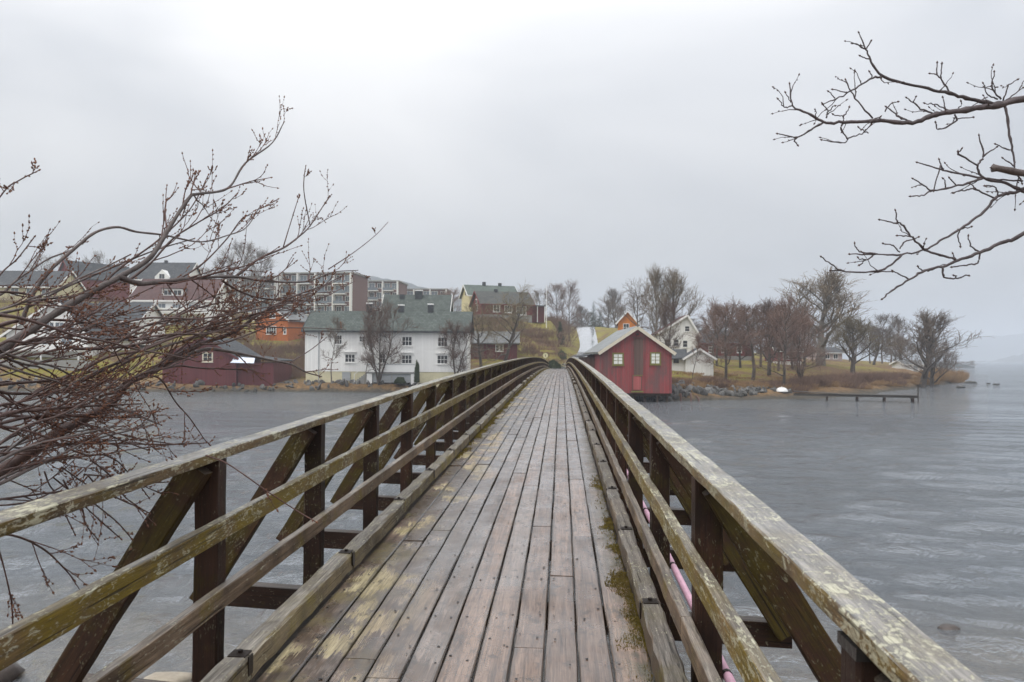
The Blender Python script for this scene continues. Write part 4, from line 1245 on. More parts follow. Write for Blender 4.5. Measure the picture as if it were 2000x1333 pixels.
# ------------------------------------------------------------------ the bridge
def zd(Y):
    return CAMZ - 0.935 - 0.000235 * (Y - 50) ** 2
YEND = 104.5
br = thing('footbridge', 'long wet wooden footbridge with arched plank deck and mossy railings', 'bridge', (0, 0, 0))
st0, ss = 3.85, 1.69
stations = [1.66] + [st0 + ss * k for k in range(int((YEND - st0) / ss) + 1)]
stationsR = [1.62] + [y - 0.32 for y in stations[1:]]
rb = random.Random(21)
VAR = {}
def variants(key, w, h, L, n, k, mat, **kw):
    if key not in VAR:
        VAR[key] = []
        for i in range(k):
            me = timber(key[0], w, h, n, seed=hash(str(key)) % 1000 + i if False else (len(VAR) * 37 + i), L=1.0, **kw)
            # vertices are laid out with real length along Y so the grain keeps its scale
            co = np.zeros(len(me.vertices) * 3); me.vertices.foreach_get('co', co); co = co.reshape(-1, 3); co[:, 1] *= L
            me.vertices.foreach_set('co', co.ravel()); me.update()
            me.materials.append(M[mat])
            VAR[key].append(me)
    return VAR[key]
def along(name, key, w, h, L, n, k, mat, p, q, roll=0.0, **kw):
    """a board from p to q (Vectors); the mesh is L long, scaled a little to fit"""
    p, q = Vector(p), Vector(q)
    d = q - p
    me = rb.choice(variants(key, w, h, L, n, k, mat, **kw))
    o = bpy.data.objects.new(name, me)
    COL.objects.link(o)
    o.parent = br
    yv = d.normalized()
    xv = yv.cross(Vector((0, 0, 1)))
    if xv.length < 1e-3:
        xv = Vector((1, 0, 0))
    xv.normalize()
    zv = xv.cross(yv)
    m = Matrix((xv, yv, zv)).transposed().to_4x4() @ Matrix.Rotation(roll, 4, 'Y')
    m.translation = p
    o.matrix_local = m @ Matrix.Diagonal((1, d.length / L, 1, 1))
    return o

# deck planks: eleven runs, butt joints staggered
PW = 0.151
runs = [(-1.354 + 0.16 * i + 0.08, PW) for i in range(10)] + [(0.336, 0.172)]
rest = MB()
for ci, (xc, w) in enumerate(runs):
    y = -1.5 - [0.0, 1.9, 0.7, 2.6, 1.3, 3.0, 0.4, 2.2, 1.0, 1.65, 2.9][ci]
    first = True
    while y < YEND:
        Ln = rb.choice([2.535, 3.38, 3.38, 4.225])
        y1 = min(y + Ln, YEND)
        if y1 - y > 0.3 and y1 > -1.0:
            near = y < 14
            dz = rb.uniform(-0.003, 0.003); dx = rb.uniform(-0.002, 0.002)
            p = (xc + dx, y + 0.003, zd(y) - 0.025 + dz); q2 = (xc + dx + rb.uniform(-0.002, 0.002), y1 - 0.004, zd(y1) - 0.025 + dz)
            if y < 56:
                along('deck_plank', ('deck_plank', ci == 10, near), w, 0.05, 3.38, 14 if near else 4, 5, 'deck', p, q2, rb.uniform(-0.008, 0.008), ch=0.0055, jit=0.0008 if near else 0.0004, warp=0.0008 if near else 0.0)
            else:
                rest.bar(p, q2, w, 0.05)
        y = y1
o = rest.build('deck_planks', M['deck'], br); tag(o, kind='stuff')

# nail heads, rows of small dark discs on the near planks
nb = MB()
for ci, (xc, w) in enumerate(runs):
    for k in range(-2, 16):
        y0 = st0 + ss * 0.5 * k * 0.62 + rb.uniform(-.03, .03)
        for s in (-1, 1):
            for rep in range(rb.choice([1, 1, 2])):
                x = xc + s * w * rb.uniform(0.2, 0.36); y = y0 + rb.uniform(-0.2, 0.2)
                z = zd(y) + 0.0005 + 0.0032
                rr = rb.uniform(0.004, 0.009)
                v = [(x + rr * math.cos(t), y + rr * 1.2 * math.sin(t), z) for t in np.linspace(0, 2 * math.pi, 8)[:-1]] + [(x, y, z + 0.002)]
                nb.add(v, [(i, (i + 1) % 7, 7) for i in range(7)])
o = nb.build('nail_heads', M['nail'], br); tag(o, kind='stuff')

# kerbs
for side, xi, sg_ in (('l', -1.36, -1), ('r', 0.432, 1)):
    xk = xi + sg_ * 0.055
    y = 1.78 if side == 'l' else 1.2
    i = 0
    while y < YEND - 0.5:
        Ln = 1.62 + rb.uniform(-0.12, 0.12) if y < 25 else 3.3
        y1 = min(y + Ln, YEND)
        near = y < 14
        dx = rb.uniform(-0.008, 0.008)
        o = along('kerb', ('kerb', near, side), 0.108, 0.118, 1.62 if y < 25 else 3.3, 12 if near else 4, 4, 'kerb' if side == 'l' else 'kerbbrown', (xk + dx, y + 0.006, zd(y) + 0.062), (xk + dx, y1 - 0.006, zd(y1) + 0.062), rb.uniform(-0.03, 0.03), ch=0.012, jit=0.0022 if near else 0.001, warp=0.003 if near else 0)
        if y < 25:
            b = MB()
            b.box(-0.04, 0.04, -0.045, 0.03, 0.0605, 0.066)
            b.tube([(0, 0, 0.066), (0, 0, 0.078)], [0.012, 0.011], 6)
            b.box(-sg_ * 0.056 - 0.003, -sg_ * 0.056 + 0.003, -0.045, 0.0, -0.02, 0.066)
            bo = b.build('bracket', M['iron'], o); bo.matrix_parent_inverse = Matrix.Identity(4)
        y = y1; i += 1

# rails: a flat capping board and two boards on edge, on each side
def rails(side):
    xi, sg_ = (-1.66, -1) if side == 'l' else (0.537, 1)
    ys = stations[:] if side == 'l' else stationsR[:]
    start = 0.2 if side == 'l' else 1.12
    for nm, key, mat, w, h, top, cx, off in (('handrail', 'handrail', 'toprail', 0.118, 0.048, 0.956, 0.112, 0), ('middle_rail', 'middle_rail', 'rail', 0.05, 0.1, 0.625, 0.025, 1), ('lower_rail', 'lower_rail', 'lowrail', 0.05, 0.1, 0.285, 0.025, 0)):
        y = start
        k = 1 if off == 0 else 1
        first = True
        while y < YEND - 0.2:
            # joints fall on posts
            nxt = [s for s in ys if s > y + 1.0]
            if first:
                y1 = nxt[0] if side == 'l' else (nxt[0] if off == 0 else nxt[1])
                first = False
            else:
                y1 = nxt[1] if len(nxt) > 1 else YEND
            y1 = min(y1 + 0.05 if y1 != YEND else YEND, YEND)
            near = y < 12
            x = xi + sg_ * cx + rb.uniform(-0.003, 0.003)
            zz = top - h / 2
            along(nm, (nm, near), w, h, 3.38, 18 if near else 4, 5, mat, (x, y + 0.002, zd(y) + zz), (x, y1 - 0.002, zd(y1) + zz), rb.uniform(-0.012, 0.012), ch=0.0045, jit=0.0008 if near else 0.0004, warp=0.0015 if near else 0)
            y = y1
rails('l'); rails('r')
# wing board where the right handrail turns away from the bridge
along('handrail', ('handrail', True), 0.118, 0.048, 3.38, 18, 5, 'toprail', (0.66, 1.13, zd(1.13) + 0.925), (1.05, 0.25, zd(0.3) + 0.90), 0.0, ch=0.0045, jit=0.0008, warp=0.0015)

# posts, braces, cross-beams
for k_, y in enumerate(stations):
    near = y < 16
    yL = y
    for side, xin, sg_ in (('l', -1.715, -1), ('r', 0.592, 1)):
        y = yL if side == 'l' else stationsR[k_]
        z = zd(y)
        if side == 'l' and k_ == 0:
            continue
        xo = xin + sg_ * 0.062
        o = along('post', ('post', near), 0.1, 0.124, 1.5, 8 if near else 2, 4, 'post', (xo, y + 0.05, z - 0.62), (xo, y + 0.05, z + 0.906), 0, ch=0.005, jit=0.0016 if near else 0.0004, warp=0.002 if near else 0)
        # stand the board upright: broad face towards the camera
        m4 = Matrix(((0, 0, 1, 0), (1, 0, 0, 0), (0, 1, 0, 0), (0, 0, 0, 1)))
        m4 = Matrix(((0, 0, 1), (1, 0, 0), (0, 1, 0))).to_4x4()
        m4.translation = (xo, y + 0.05, z - 0.62)
        o.matrix_local = m4 @ Matrix.Diagonal((1, 1.526 / 1.5, 1, 1))
        if y < 13:
            for ly in (0.24, 0.40):
                b = MB(); b.tube([(-0.049, ly, 0.01), (-0.060, ly, 0.01)], [0.016, 0.014], 8); bo = b.build('bolt', M['iron'], o)
        # brace from the post's outer face down to the end of the cross-beam
        xt, xb = xin + sg_ * 0.085, xin + sg_ * 0.86
        zt_, zb_ = z + 0.885, z - 0.36
        d = Vector((xb - xt, 0, zb_ - zt_))
        o = along('brace', ('brace', near), 0.09, 0.135, 1.41, 8 if near else 2, 4, 'brace', (xt, y - 0.047, zt_), (xb, y - 0.047, zb_), 0, ch=0.006, jit=0.0016 if near else 0.0004, warp=0.002 if near else 0)
        yv = d.normalized(); xv = Vector((0, 1, 0)); zv = xv.cross(yv)
        m4 = Matrix((xv, yv, zv)).transposed().to_4x4(); m4.translation = (xt, y - 0.047, zt_)
        o.matrix_local = m4 @ Matrix.Diagonal((1, d.length / 1.41, 1, 1))
    if k_ == 0:
        continue
    y = yL; z = zd(y)
    o = along('cross_beam', ('cross_beam', near), 0.1, 0.165, 4.15, 6 if near else 2, 3, 'post', (-2.64, y + 0.155 + 0.129, z - 0.39), (1.5, y + 0.155 - 0.446, z - 0.39), 0, ch=0.006, jit=0.0014, warp=0.0)
for x in (-1.41, -0.47, 0.45):
    y = -1.2
    while y < YEND:
        y1 = min(y + 5.07, YEND)
        along('stringer', ('stringer',), 0.14, 0.24, 5.07, 3, 2, 'post', (x, y + 0.004, zd(y) - 0.175), (x, y1 - 0.004, zd(y1) - 0.175), 0, jit=0.001, warp=0)
        y = y1
for k_ in range(6, len(stations), 7):
    for x in (-1.45, 0.42):
        b = MB(); b.tube([(x, stations[k_] + 0.155, -4.0), (x, stations[k_] + 0.155, zd(stations[k_]) - 0.48)], [0.17, 0.15], 10); b.build('pile', M['post'], br)
# near abutment timbers and the black wrap on the first right post
b = MB(); b.box(-1.5, 0.5, -1.9, -1.6, 1.2, zd(-1.5) - 0.32); b.build('abutment', M['post'], br)
b = MB(); b.box(0.589, 0.719, 1.617, 1.725, zd(1.62) + 0.882, zd(1.62) + 0.9065); b.build('post_wrap', M['tape'], br)
# stub of squared timber beside the near right post
b = MB(); b.box(0.60, 0.75, 3.58, 3.82, zd(3.7) - 0.62, zd(3.7) - 0.1); b.build('bearing_block', M['kerb'], br)

# pink conduit strapped outside the right posts
b = MB(); pts = [(0.742, y, zd(y) + 0.035) for y in np.linspace(3.3, 24, 16)]
b.tube(pts, [0.021] * 16, 8)
pipe = tag(b.build('plastic_conduit', M['pink'], None, smooth=True), 'pale pink plastic pipe running along outside the right railing', 'pipe')
for y in stationsR[1:13]:
    b = MB(); b.tube([(0.742, y + 0.03, zd(y) + 0.035), (0.742, y + 0.055, zd(y) + 0.035)], [0.0245, 0.0245], 10); b.build('clip', M['iron'], pipe)

# moss beside the kerbs
def moss(name, xa, xb, ya, yb, n, hgt, label, seed):
    r = np.random.default_rng(seed)
    t = r.uniform(0, 1, n)
    y = ya + (yb - ya) * t
    cl = np.sin(y * 3.1) + np.sin(y * 7.7 + 1) + np.sin(y * 1.3 + 2)
    keep = r.uniform(0, 1, n) < np.clip((cl + (0.5 if yb < 20 else 1.6)) / 1.9, 0.04, 1) * np.clip((y - ya) / 0.6, 0, 1) * np.clip((yb - y) / 2.5, 0, 1)
    y = y[keep]; m_ = len(y)
    x = xb + (xa - xb) * np.clip(r.beta(1.1, 2.4, m_) * (1.0 + 0.35 * np.sin(y * 5.3) + 0.25 * np.sin(y * 13.1)), 0, 1.25)
    z = np.array([zd(v) for v in y])
    p0 = np.stack([x, y, z - 0.002], 1)
    d = r.normal(0, 0.8, (m_, 3)); d[:, 2] = np.abs(d[:, 2]) + 0.6
    d /= np.linalg.norm(d, axis=1, keepdims=True)
    ln = r.uniform(0.4, 1.2, m_) * hgt
    p1 = p0 + d * ln[:, None]
    v, q_ = prisms(p0, p1, ln * 0.32, ln * 0.08)
    return tag(link(name, mesh_np(name, v, q_), M['moss']), label, 'moss', None, 'stuff')
moss('kerb_moss', 0.31, 0.430, 2.2, 9.0, 26000, 0.012, 'clumps of yellow-green moss along the right kerb', 1)
moss('deck_edge_moss', -1.25, -1.352, 10.0, 96.0, 26000, 0.03, 'yellow moss line along the left kerb towards the far end', 2)

# ------------------------------------------------------------------ bare trees
def grow_tree(seed, style):
    """a bare tree of unit height 10: returns limb segments and twig segments"""
    r = np.random.default_rng(seed)
    S = dict(
        alder=dict(h0=1.2, n1=17, up=0.55, spread=0.42, l1=3.6, n2=9, n3=7, tr=0.15, crooked=0.10, l3=0.75),
        oak=dict(h0=1.6, n1=15, up=0.30, spread=0.95, l1=4.6, n2=8, n3=6, tr=0.22, crooked=0.22, l3=0.8),
        willow=dict(h0=1.4, n1=18, up=1.0, spread=0.50, l1=5.0, n2=8, n3=7, tr=0.26, crooked=0.08, l3=0.95),
        slim=dict(h0=3.2, n1=13, up=0.6, spread=0.32, l1=1.9, n2=6, n3=6, tr=0.12, crooked=0.12, l3=0.6),
        multi=dict(h0=0.7, n1=10, up=0.8, spread=0.55, l1=3.6, n2=8, n3=6, tr=0.13, crooked=0.12, l3=0.75),
    )[style]
    limb, twig = [], []
    def path(p, d, L_, r0, r1, n, crook, up):
        pts = [p.copy()]; rad = [r0]
        for i in range(n):
            d = d + r.normal(0, crook, 3); d[2] += up * 0.12
            d /= np.linalg.norm(d)
            p = p + d * (L_ / n)
            pts.append(p.copy()); rad.append(r0 + (r1 - r0) * (i + 1) / n)
        return pts, rad
    def emit(store, pts, rad):
        for i in range(len(pts) - 1):
            store.append((pts[i], pts[i + 1], rad[i], rad[i + 1]))
    stems = [np.array([0, 0, 1.0])]
    if style == 'multi':
        stems = [np.array([math.cos(a) * 0.3, math.sin(a) * 0.3, 1.0]) for a in (0.3, 2.2, 4.4)]
    for sd in stems:
        pts, rad = path(np.zeros(3), sd / np.linalg.norm(sd), 9.0 if style != 'oak' else 7.6, S['tr'], 0.02, 12, S['crooked'] * 0.5, 0.5)
        emit(limb, pts, rad)
        P = np.array(pts)
        for i in range(S['n1'] if style != 'multi' else S['n1']):
            t = (i + r.uniform(0, 1)) / S['n1']
            zt = (S['h0'] + (8.6 - S['h0']) * t ** 0.85) / 9.0 * 12
            k = int(min(zt, 11)); fr = min(zt - k, 1)
            p = P[k] * (1 - fr) + P[min(k + 1, 12)] * fr
            az = i * 2.4 + r.uniform(-0.5, 0.5)
            if style == 'oak':
                el = 0.15 + 0.9 * t; ln = S['l1'] * (1.05 - 0.55 * t)
            elif style == 'willow':
                el = 0.75 + 0.5 * t; ln = S['l1'] * (1.05 - 0.68 * t)
            else:
                el = 0.35 + 0.75 * t; ln = S['l1'] * (0.42 + 1.75 * (t + 0.12) * (1 - t)) * (0.8 + 0.4 * r.uniform())
            d = np.array([math.cos(az) * math.cos(el), math.sin(az) * math.cos(el), math.sin(el)])
            r1 = S['tr'] * 0.42 * (1 - 0.6 * t)
            bp, brd = path(p, d, ln, r1, 0.016, 7, S['crooked'] + 0.06, S['up'])
            emit(limb, bp, brd)
            B = np.array(bp)
            n2 = S['n2']
            for j in range(n2):
                u = 0.22 + 0.78 * (j + r.uniform()) / n2
                kk = int(min(u * 7, 6)); q = B[kk] + (B[kk + 1] - B[kk]) * min(u * 7 - kk, 1)
                bd = B[kk + 1] - B[kk]; bd /= np.linalg.norm(bd)
                d2 = bd + r.normal(0, S['spread'] + 0.15, 3); d2[2] += 0.25 * S['up']; d2 /= np.linalg.norm(d2)
                l2 = ln * 0.40 * (1.1 - 0.5 * u) + 0.25
                cp, cr = path(q, d2, l2, 0.02, 0.011, 4, 0.16, S['up'])
                emit(twig, cp, cr)
                C = np.array(cp)
                for m_ in range(S['n3']):
                    w = 0.15 + 0.85 * (m_ + r.uniform()) / S['n3']
                    k3 = int(min(w * 4, 3)); q3 = C[k3] + (C[k3 + 1] - C[k3]) * min(w * 4 - k3, 1)
                    cd = C[k3 + 1] - C[k3]; cd /= np.linalg.norm(cd)
                    d3 = cd + r.normal(0, 0.55, 3); d3[2] += 0.3 * S['up']; d3 /= np.linalg.norm(d3)
                    ep, er = path(q3, d3, S['l3'] * r.uniform(0.6, 1.2), 0.012, 0.007, 2, 0.15, S['up'])
                    emit(twig, ep, er)
                    E = np.array(ep)
                    for e_ in range(2):
                        d4 = (E[2] - E[1]); d4 = d4 / np.linalg.norm(d4) + r.normal(0, 0.6, 3); d4 /= np.linalg.norm(d4)
                        twig.append((E[1 + e_], E[1 + e_] + d4 * r.uniform(0.2, 0.5), 0.009, 0.006))
    return limb, twig
TREE = {}
def tree_mesh(style, seed, thick=1.0):
    key = (style, seed)
    if key not in TREE:
        limb, twig = grow_tree(seed, style)
        out = []
        for nm, sgm, n in (('trunk', limb, 5), ('crown', twig, 3)):
            a = np.array([s[0] for s in sgm]); b = np.array([s[1] for s in sgm])
            r0 = np.array([s[2] for s in sgm]); r1 = np.array([s[3] for s in sgm])
            f_ = ({'alder': 1.15, 'willow': 1.45, 'oak': 1.25}.get(style, 1.4)) if nm == 'crown' else 1.15
            v, q_ = prisms(a, b, r0 * f_, r1 * f_, n)
            out.append((v, q_))
        zmax = out[1][0][:, 2].max()
        xw = np.percentile(np.abs(out[1][0][:, :2]), 97)
        TREE[key] = (out, zmax, xw, {})
    return TREE[key]
tree_count = 0
def tree(name, label, px, D, top, width, style, seed, twigm, trunkm='trunk', group=None, base=None, lean=0.0, cat='tree'):
    """top: photo row of the crown's top; width: crown width in photo pixels"""
    global tree_count
    tree_count += 1
    out, zmax, xw, cache = tree_mesh(style, seed)
    z0 = gz(px, D) if base is None else hz(base, D)
    H = hz(top, D) - z0
    s = H / zmax
    sx = (width / 2 * D / F) / xw
    if (twigm, trunkm) not in cache:
        ms = []
        for nm, (v, q_), mt in (('trunk', out[0], trunkm), ('crown', out[1], twigm)):
            me = mesh_np(nm, v, q_)
            me.materials.append(M[mt]); ms.append(me)
        cache[(twigm, trunkm)] = ms
    t = thing(name, label, cat, (*at(px, D), z0 - 0.15), tree_count * 1.7, group)
    t.rotation_euler = (0, lean, YAW) if lean else (0, 0, tree_count * 1.7)
    t.scale = (sx, sx, s)
    for nm, me in zip(('trunk', 'crown'), cache[(twigm, trunkm)]):
        o = bpy.data.objects.new(nm, me); COL.objects.link(o); o.parent = t
    return t

# left bank and hilltop
for px, top, w in ((75, 497, 60), (118, 492, 66), (182, 487, 80)):
    tree('bare_tree', {75: 'leftmost bare crown on the hilltop behind the cream house', 118: 'bare tree crown rising behind the red barn', 182: 'broad bare tree right of the red barn on the hilltop'}[px], px, 205, top, w, 'oak', 51 + px % 2, 'twig_brown', group='bare trees on the left hilltop')
for px, top, w, D in ((432, 497, 60, 225), (470, 464, 80, 222), (508, 480, 60, 228), (400, 520, 50, 215)):
    tree('bare_tree', {432: 'bare tree between the black roof and the tallest hilltop tree', 470: 'tallest bare tree on the hilltop left of the apartment blocks', 508: 'bare tree touching the left wing of the apartment row', 400: 'low bare tree right beside the black-roofed house'}[px], px, D, top, w, 'alder', 52, 'twig_brown', group='bare trees on the left hilltop')
tree('slender_tree', 'slender leaning bare tree at the left end of the long white house', 648, 91.6, 612, 52, 'slim', 61, 'twig_brown', 'trunkpale', base=749, lean=R(2))
tree('slender_tree', 'thin straight bare tree before the middle of the long white house', 713, 91.6, 622, 40, 'slim', 62, 'twig_brown', 'trunkpale', base=750)
tree('bare_tree', 'bushy purple-brown bare tree in front of the long white house terrace', 740, 91.8, 578, 92, 'multi', 63, 'twig_red', 'trunk', base=750)
tree('slender_tree', 'small dark bare tree at the right end of the long white house', 890, 93, 618, 70, 'multi', 66, 'twig_red', 'trunk', base=742)
tree('bare_tree', 'crooked greenish bare tree leaning left beside the brown shed', 940, 106, 585, 105, 'oak', 64, 'twig_green', 'trunk')
tree('bare_tree', 'tall greenish bare tree in front of the brown shed and red house', 985, 108, 541, 110, 'oak', 65, 'twig_green', 'trunk')
tree('bare_tree', 'round brown tree crown between the apartments and the yellow house', 885, 205, 560, 52, 'alder', 53, 'twig_red')
tree('bare_tree', 'narrow brown tree crown at the right end of the apartment row', 862, 212, 568, 36, 'alder', 52, 'twig_red')
tree('bare_tree', 'brown bare tree behind the flagpole', 1052, 178, 560, 44, 'alder', 53, 'twig_brown')
tree('bare_tree', 'dark bare tree right of the flagpole, left of a pair', 1087, 185, 546, 48, 'alder', 52, 'twig_red')
tree('bare_tree', 'tall dark bare tree beside the road, right of a pair', 1112, 188, 541, 50, 'alder', 53, 'twig_red')
tree('bare_tree', 'pale faint bare tree beyond the crest left of the road', 1136, 280, 592, 40, 'willow', 54, 'twig_brown', base=650)
tree('bare_tree', 'pale faint bare tree beyond the crest right of the spruce', 1188, 270, 580, 44, 'willow', 54, 'twig_brown', base=645)
tree('bare_tree', 'faint bare tree above the bright orange house', 1205, 240, 556, 50, 'willow', 55, 'twig_brown', base=645)
# right bank
tree('bare_tree', 'dark crooked bare tree right behind the red boathouse', 1246, 98, 531, 80, 'oak', 71, 'twig_brown', base=686)
tree('bare_tree', 'tall pale bare tree, left of the two rising above the red boathouse', 1283, 128, 508, 70, 'willow', 54, 'twig_pale', 'trunkpale')
tree('bare_tree', 'tall pale bare tree, right of the two rising above the red boathouse', 1325, 126, 509, 84, 'willow', 55, 'twig_pale', 'trunkpale')
tree('bare_tree', 'reddish bare tree in front of the large white house', 1304, 103, 575, 50, 'multi', 66, 'twig_red')
tree('bare_tree', 'reddish bare tree behind the white shed, left of the alder clump', 1392, 112, 586, 70, 'alder', 53, 'twig_red')
al = [(1352, 83.6, 640, 36, 'thin young alder standing before the white shed gable', 'slim', 62),
      (1418, 88, 567, 112, 'big reddish alder with pale trunk right of the white shed', 'alder', 81),
      (1470, 91, 582, 92, 'leaning reddish alder, second in the clump on the bank', 'slim', 82),
      (1502, 96, 570, 80, 'slim reddish alder in the middle of the clump', 'willow', 83),
      (1530, 87.5, 561, 100, 'dense dark alder at the right of the clump above the white boat', 'alder', 84),
      (1564, 96, 600, 84, 'low reddish alder between the clump and the tall pale tree', 'multi', 66),
      (1446, 104, 585, 84, 'reddish alder standing behind the clump before the barn', 'alder', 52),
      (1486, 110, 584, 84, 'reddish alder behind the leaning one, right of the barn', 'alder', 74),
      (1520, 106, 578, 84, 'reddish alder half hidden behind the dense dark alder', 'alder', 52),
      (1548, 112, 588, 84, 'reddish alder above the red cabin', 'alder', 53),
      (1400, 103, 582, 84, 'reddish alder behind the big pale-trunked alder', 'alder', 74)]
for px, D, top, w, lab, stl, sd in al:
    tree('alder_tree', lab, px, D, top, w, stl, sd, 'twig_red', group='alders on the right bank')
tree('pale_tree', 'tallest pale upswept bare tree on the right bank', 1602, 124, 517, 156, 'willow', 85, 'twig_pale', 'trunkpale')
tree('pale_tree', 'dim bare tree just left of the tallest pale tree', 1572, 118, 580, 70, 'alder', 74, 'twig_brown')
tree('round_tree', 'round greenish bare tree on the grass right of the tallest pale tree', 1666, 112, 602, 96, 'willow', 75, 'twig_green')
tree('round_tree', 'faint bare tree behind the round greenish tree', 1706, 165, 628, 56, 'willow', 55, 'twig_brown')
tree('round_tree', 'faint bare tree left of the pale shed on the spit', 1748, 170, 640, 56, 'oak', 51, 'twig_brown')
tree('round_tree', 'large bare tree with forked trunk near the tip of the spit', 1801, 119, 591, 132, 'willow', 76, 'twig_brown')
tree('round_tree', 'lower bare tree close right of the forked tree on the spit', 1820, 122, 640, 90, 'willow', 54, 'twig_brown')
tree('round_tree', 'low dark bare tree at the very tip of the spit', 1852, 143, 662, 60, 'oak', 51, 'twig_brown')
tree('round_tree', 'squat bare tree left of the forked tree, before the pale shed', 1766, 146, 646, 60, 'willow', 55, 'twig_brown')

# background wood that reads as one mass: bare trees far behind
def wood(name, label, spots, style_seeds, mat):
    V, Q, nb_ = [], [], 0
    rr = np.random.default_rng(77)
    for px, D, top, w, base in spots:
        st, sd = style_seeds[int(rr.integers(len(style_seeds)))]
        out, zmax, xw, _ = tree_mesh(st, sd)
        X, Y = at(px, D); z0 = hz(base, D); s = (hz(top, D) - z0) / zmax; sx = (w / 2 * D / F) / xw
        a = rr.uniform(0, 6.28); ca, sa = math.cos(a), math.sin(a)
        for v, q_ in out:
            x = (v[:, 0] * ca - v[:, 1] * sa) * sx + X; y = (v[:, 0] * sa + v[:, 1] * ca) * sx + Y
            if out[0][0] is v:
                n = 5
            V.append(np.stack([x, y, v[:, 2] * s + z0], 1)); Q.append(q_ + nb_); nb_ += len(v)
    return tag(link(name, mesh_np(name, np.concatenate(V), np.concatenate(Q)), M[mat]), label, 'wood', None, 'stuff')
spots = []
for px in range(1360, 1770, 21):
    spots.append((px + rs.uniform(-6, 6), rs.uniform(150, 220), rs.uniform(598, 632), rs.uniform(44, 66), 706))
for px in range(1130, 1370, 24):
    spots.append((px + rs.uniform(-6, 6), rs.uniform(260, 300), rs.uniform(592, 618), rs.uniform(34, 50), 655))
wood('far_wood', 'dim bare woodland filling the background behind the right bank', spots, [('alder', 52), ('alder', 53), ('oak', 51)], 'twig_brown')
spots = [(px, 432, 699 + rs.uniform(-2, 3), 16, 714) for px in range(1782, 1900, 9)]
wood('point_wood', 'dark small trees covering the low point beyond the spit', spots, [('alder', 52)], 'twig_brown')

# spruces
def spruce(px, D, top, w, label, base=None):
    z0 = gz(px, D) if base is None else hz(base, D)
    H = hz(top, D) - z0; W = w / 2 * D / F
    t = thing('spruce_tree', label, 'tree', (*at(px, D), z0 - 0.1), 0)
    b = MB(); b.tube([(0, 0, 0), (0, 0, H)], [H * 0.015, 0.01], 6); b.build('trunk', M['trunk'], t)
    r = np.random.default_rng(int(px)); p0, p1, r0, r1 = [], [], [], []
    for i in range(26):
        f = i / 26; z = H * (0.06 + 0.92 * f); L_ = W * (1 - f) ** 0.8 + 0.1
        for j in range(9):
            a = r.uniform(0, 6.28); d = np.array([math.cos(a), math.sin(a), -0.25]); l = L_ * r.uniform(0.7, 1.1)
            q0 = np.array([0, 0, z]); q1 = q0 + d * l
            for m_ in range(7):
                u = 0.2 + 0.8 * m_ / 7; c = q0 + (q1 - q0) * u
                p0.append(c); p1.append(c + np.array([r.normal(0, .3), r.normal(0, .3), -0.15]) * (0.4 + 0.25 * W * (1 - f))); r0.append(0.10 * (1 - f) + 0.04); r1.append(0.02)
    v, q_ = prisms(p0, p1, r0, r1); link('crown', mesh_np('crown', v, q_), M['needle'], t)
spruce(1159, 262, 586, 34, 'dark grey-green spruce at the road crest', 655)
spruce(1094, 150, 624, 22, 'small dark spruce in the scrub left of the road')
spruce(1172, 268, 604, 22, 'smaller spruce beside the one at the road crest', 655)

# evergreen bushes at the far bridge end, built of leaf-sized faces
def leafy(name, label, px, D, w, h, mat, n, seed, group=None, base=None):
    r = np.random.default_rng(seed)
    t = thing(name, label, 'bush', (*at(px, D), gz(px, D) if base is None else hz(base, D)), 0, group)
    u = r.normal(0, 1, (n, 3)); u /= np.linalg.norm(u, axis=1, keepdims=True); u[:, 2] = np.abs(u[:, 2])
    rad = r.uniform(0.55, 1.0, n) ** 0.5 * (1 + 0.16 * np.sin(u[:, 0] * 7 + seed) * np.cos(u[:, 1] * 6))
    c = u * rad[:, None] * np.array([w / 2, w / 2, h])
    d = r.normal(0, 1, (n, 3)); d /= np.linalg.norm(d, axis=1, keepdims=True)
    v, q_ = prisms(c - d * 0.05, c + d * 0.07, np.full(n, 0.045), np.full(n, 0.01))
    link('foliage', mesh_np('foliage', v, q_), M[mat], t)
    b = MB(); b.tube([(0, 0, -0.2), (0.05, 0, h * 0.6)], [0.07, 0.03], 6); b.build('stem', M['trunk'], t)
leafy('evergreen_bush', 'dark rounded evergreen bush at the far end of the bridge', 1080, 110, 2.1, 1.15, 'hedge', 3600, 1)
leafy('evergreen_bush', 'small dark green bush in the scrub by the grass verge', 1097, 128, 1.6, 1.4, 'hedge', 2200, 2)
leafy('evergreen_bush', 'narrow dark green shrub against the terrace of the white house', 815, 91.8, 0.6, 2.4, 'hedge', 1800, 3, None, 748)
leafy('evergreen_bush', 'low green bush at the foot of the long white house', 782, 91.6, 1.3, 0.7, 'hedge', 1600, 4, None, 750)

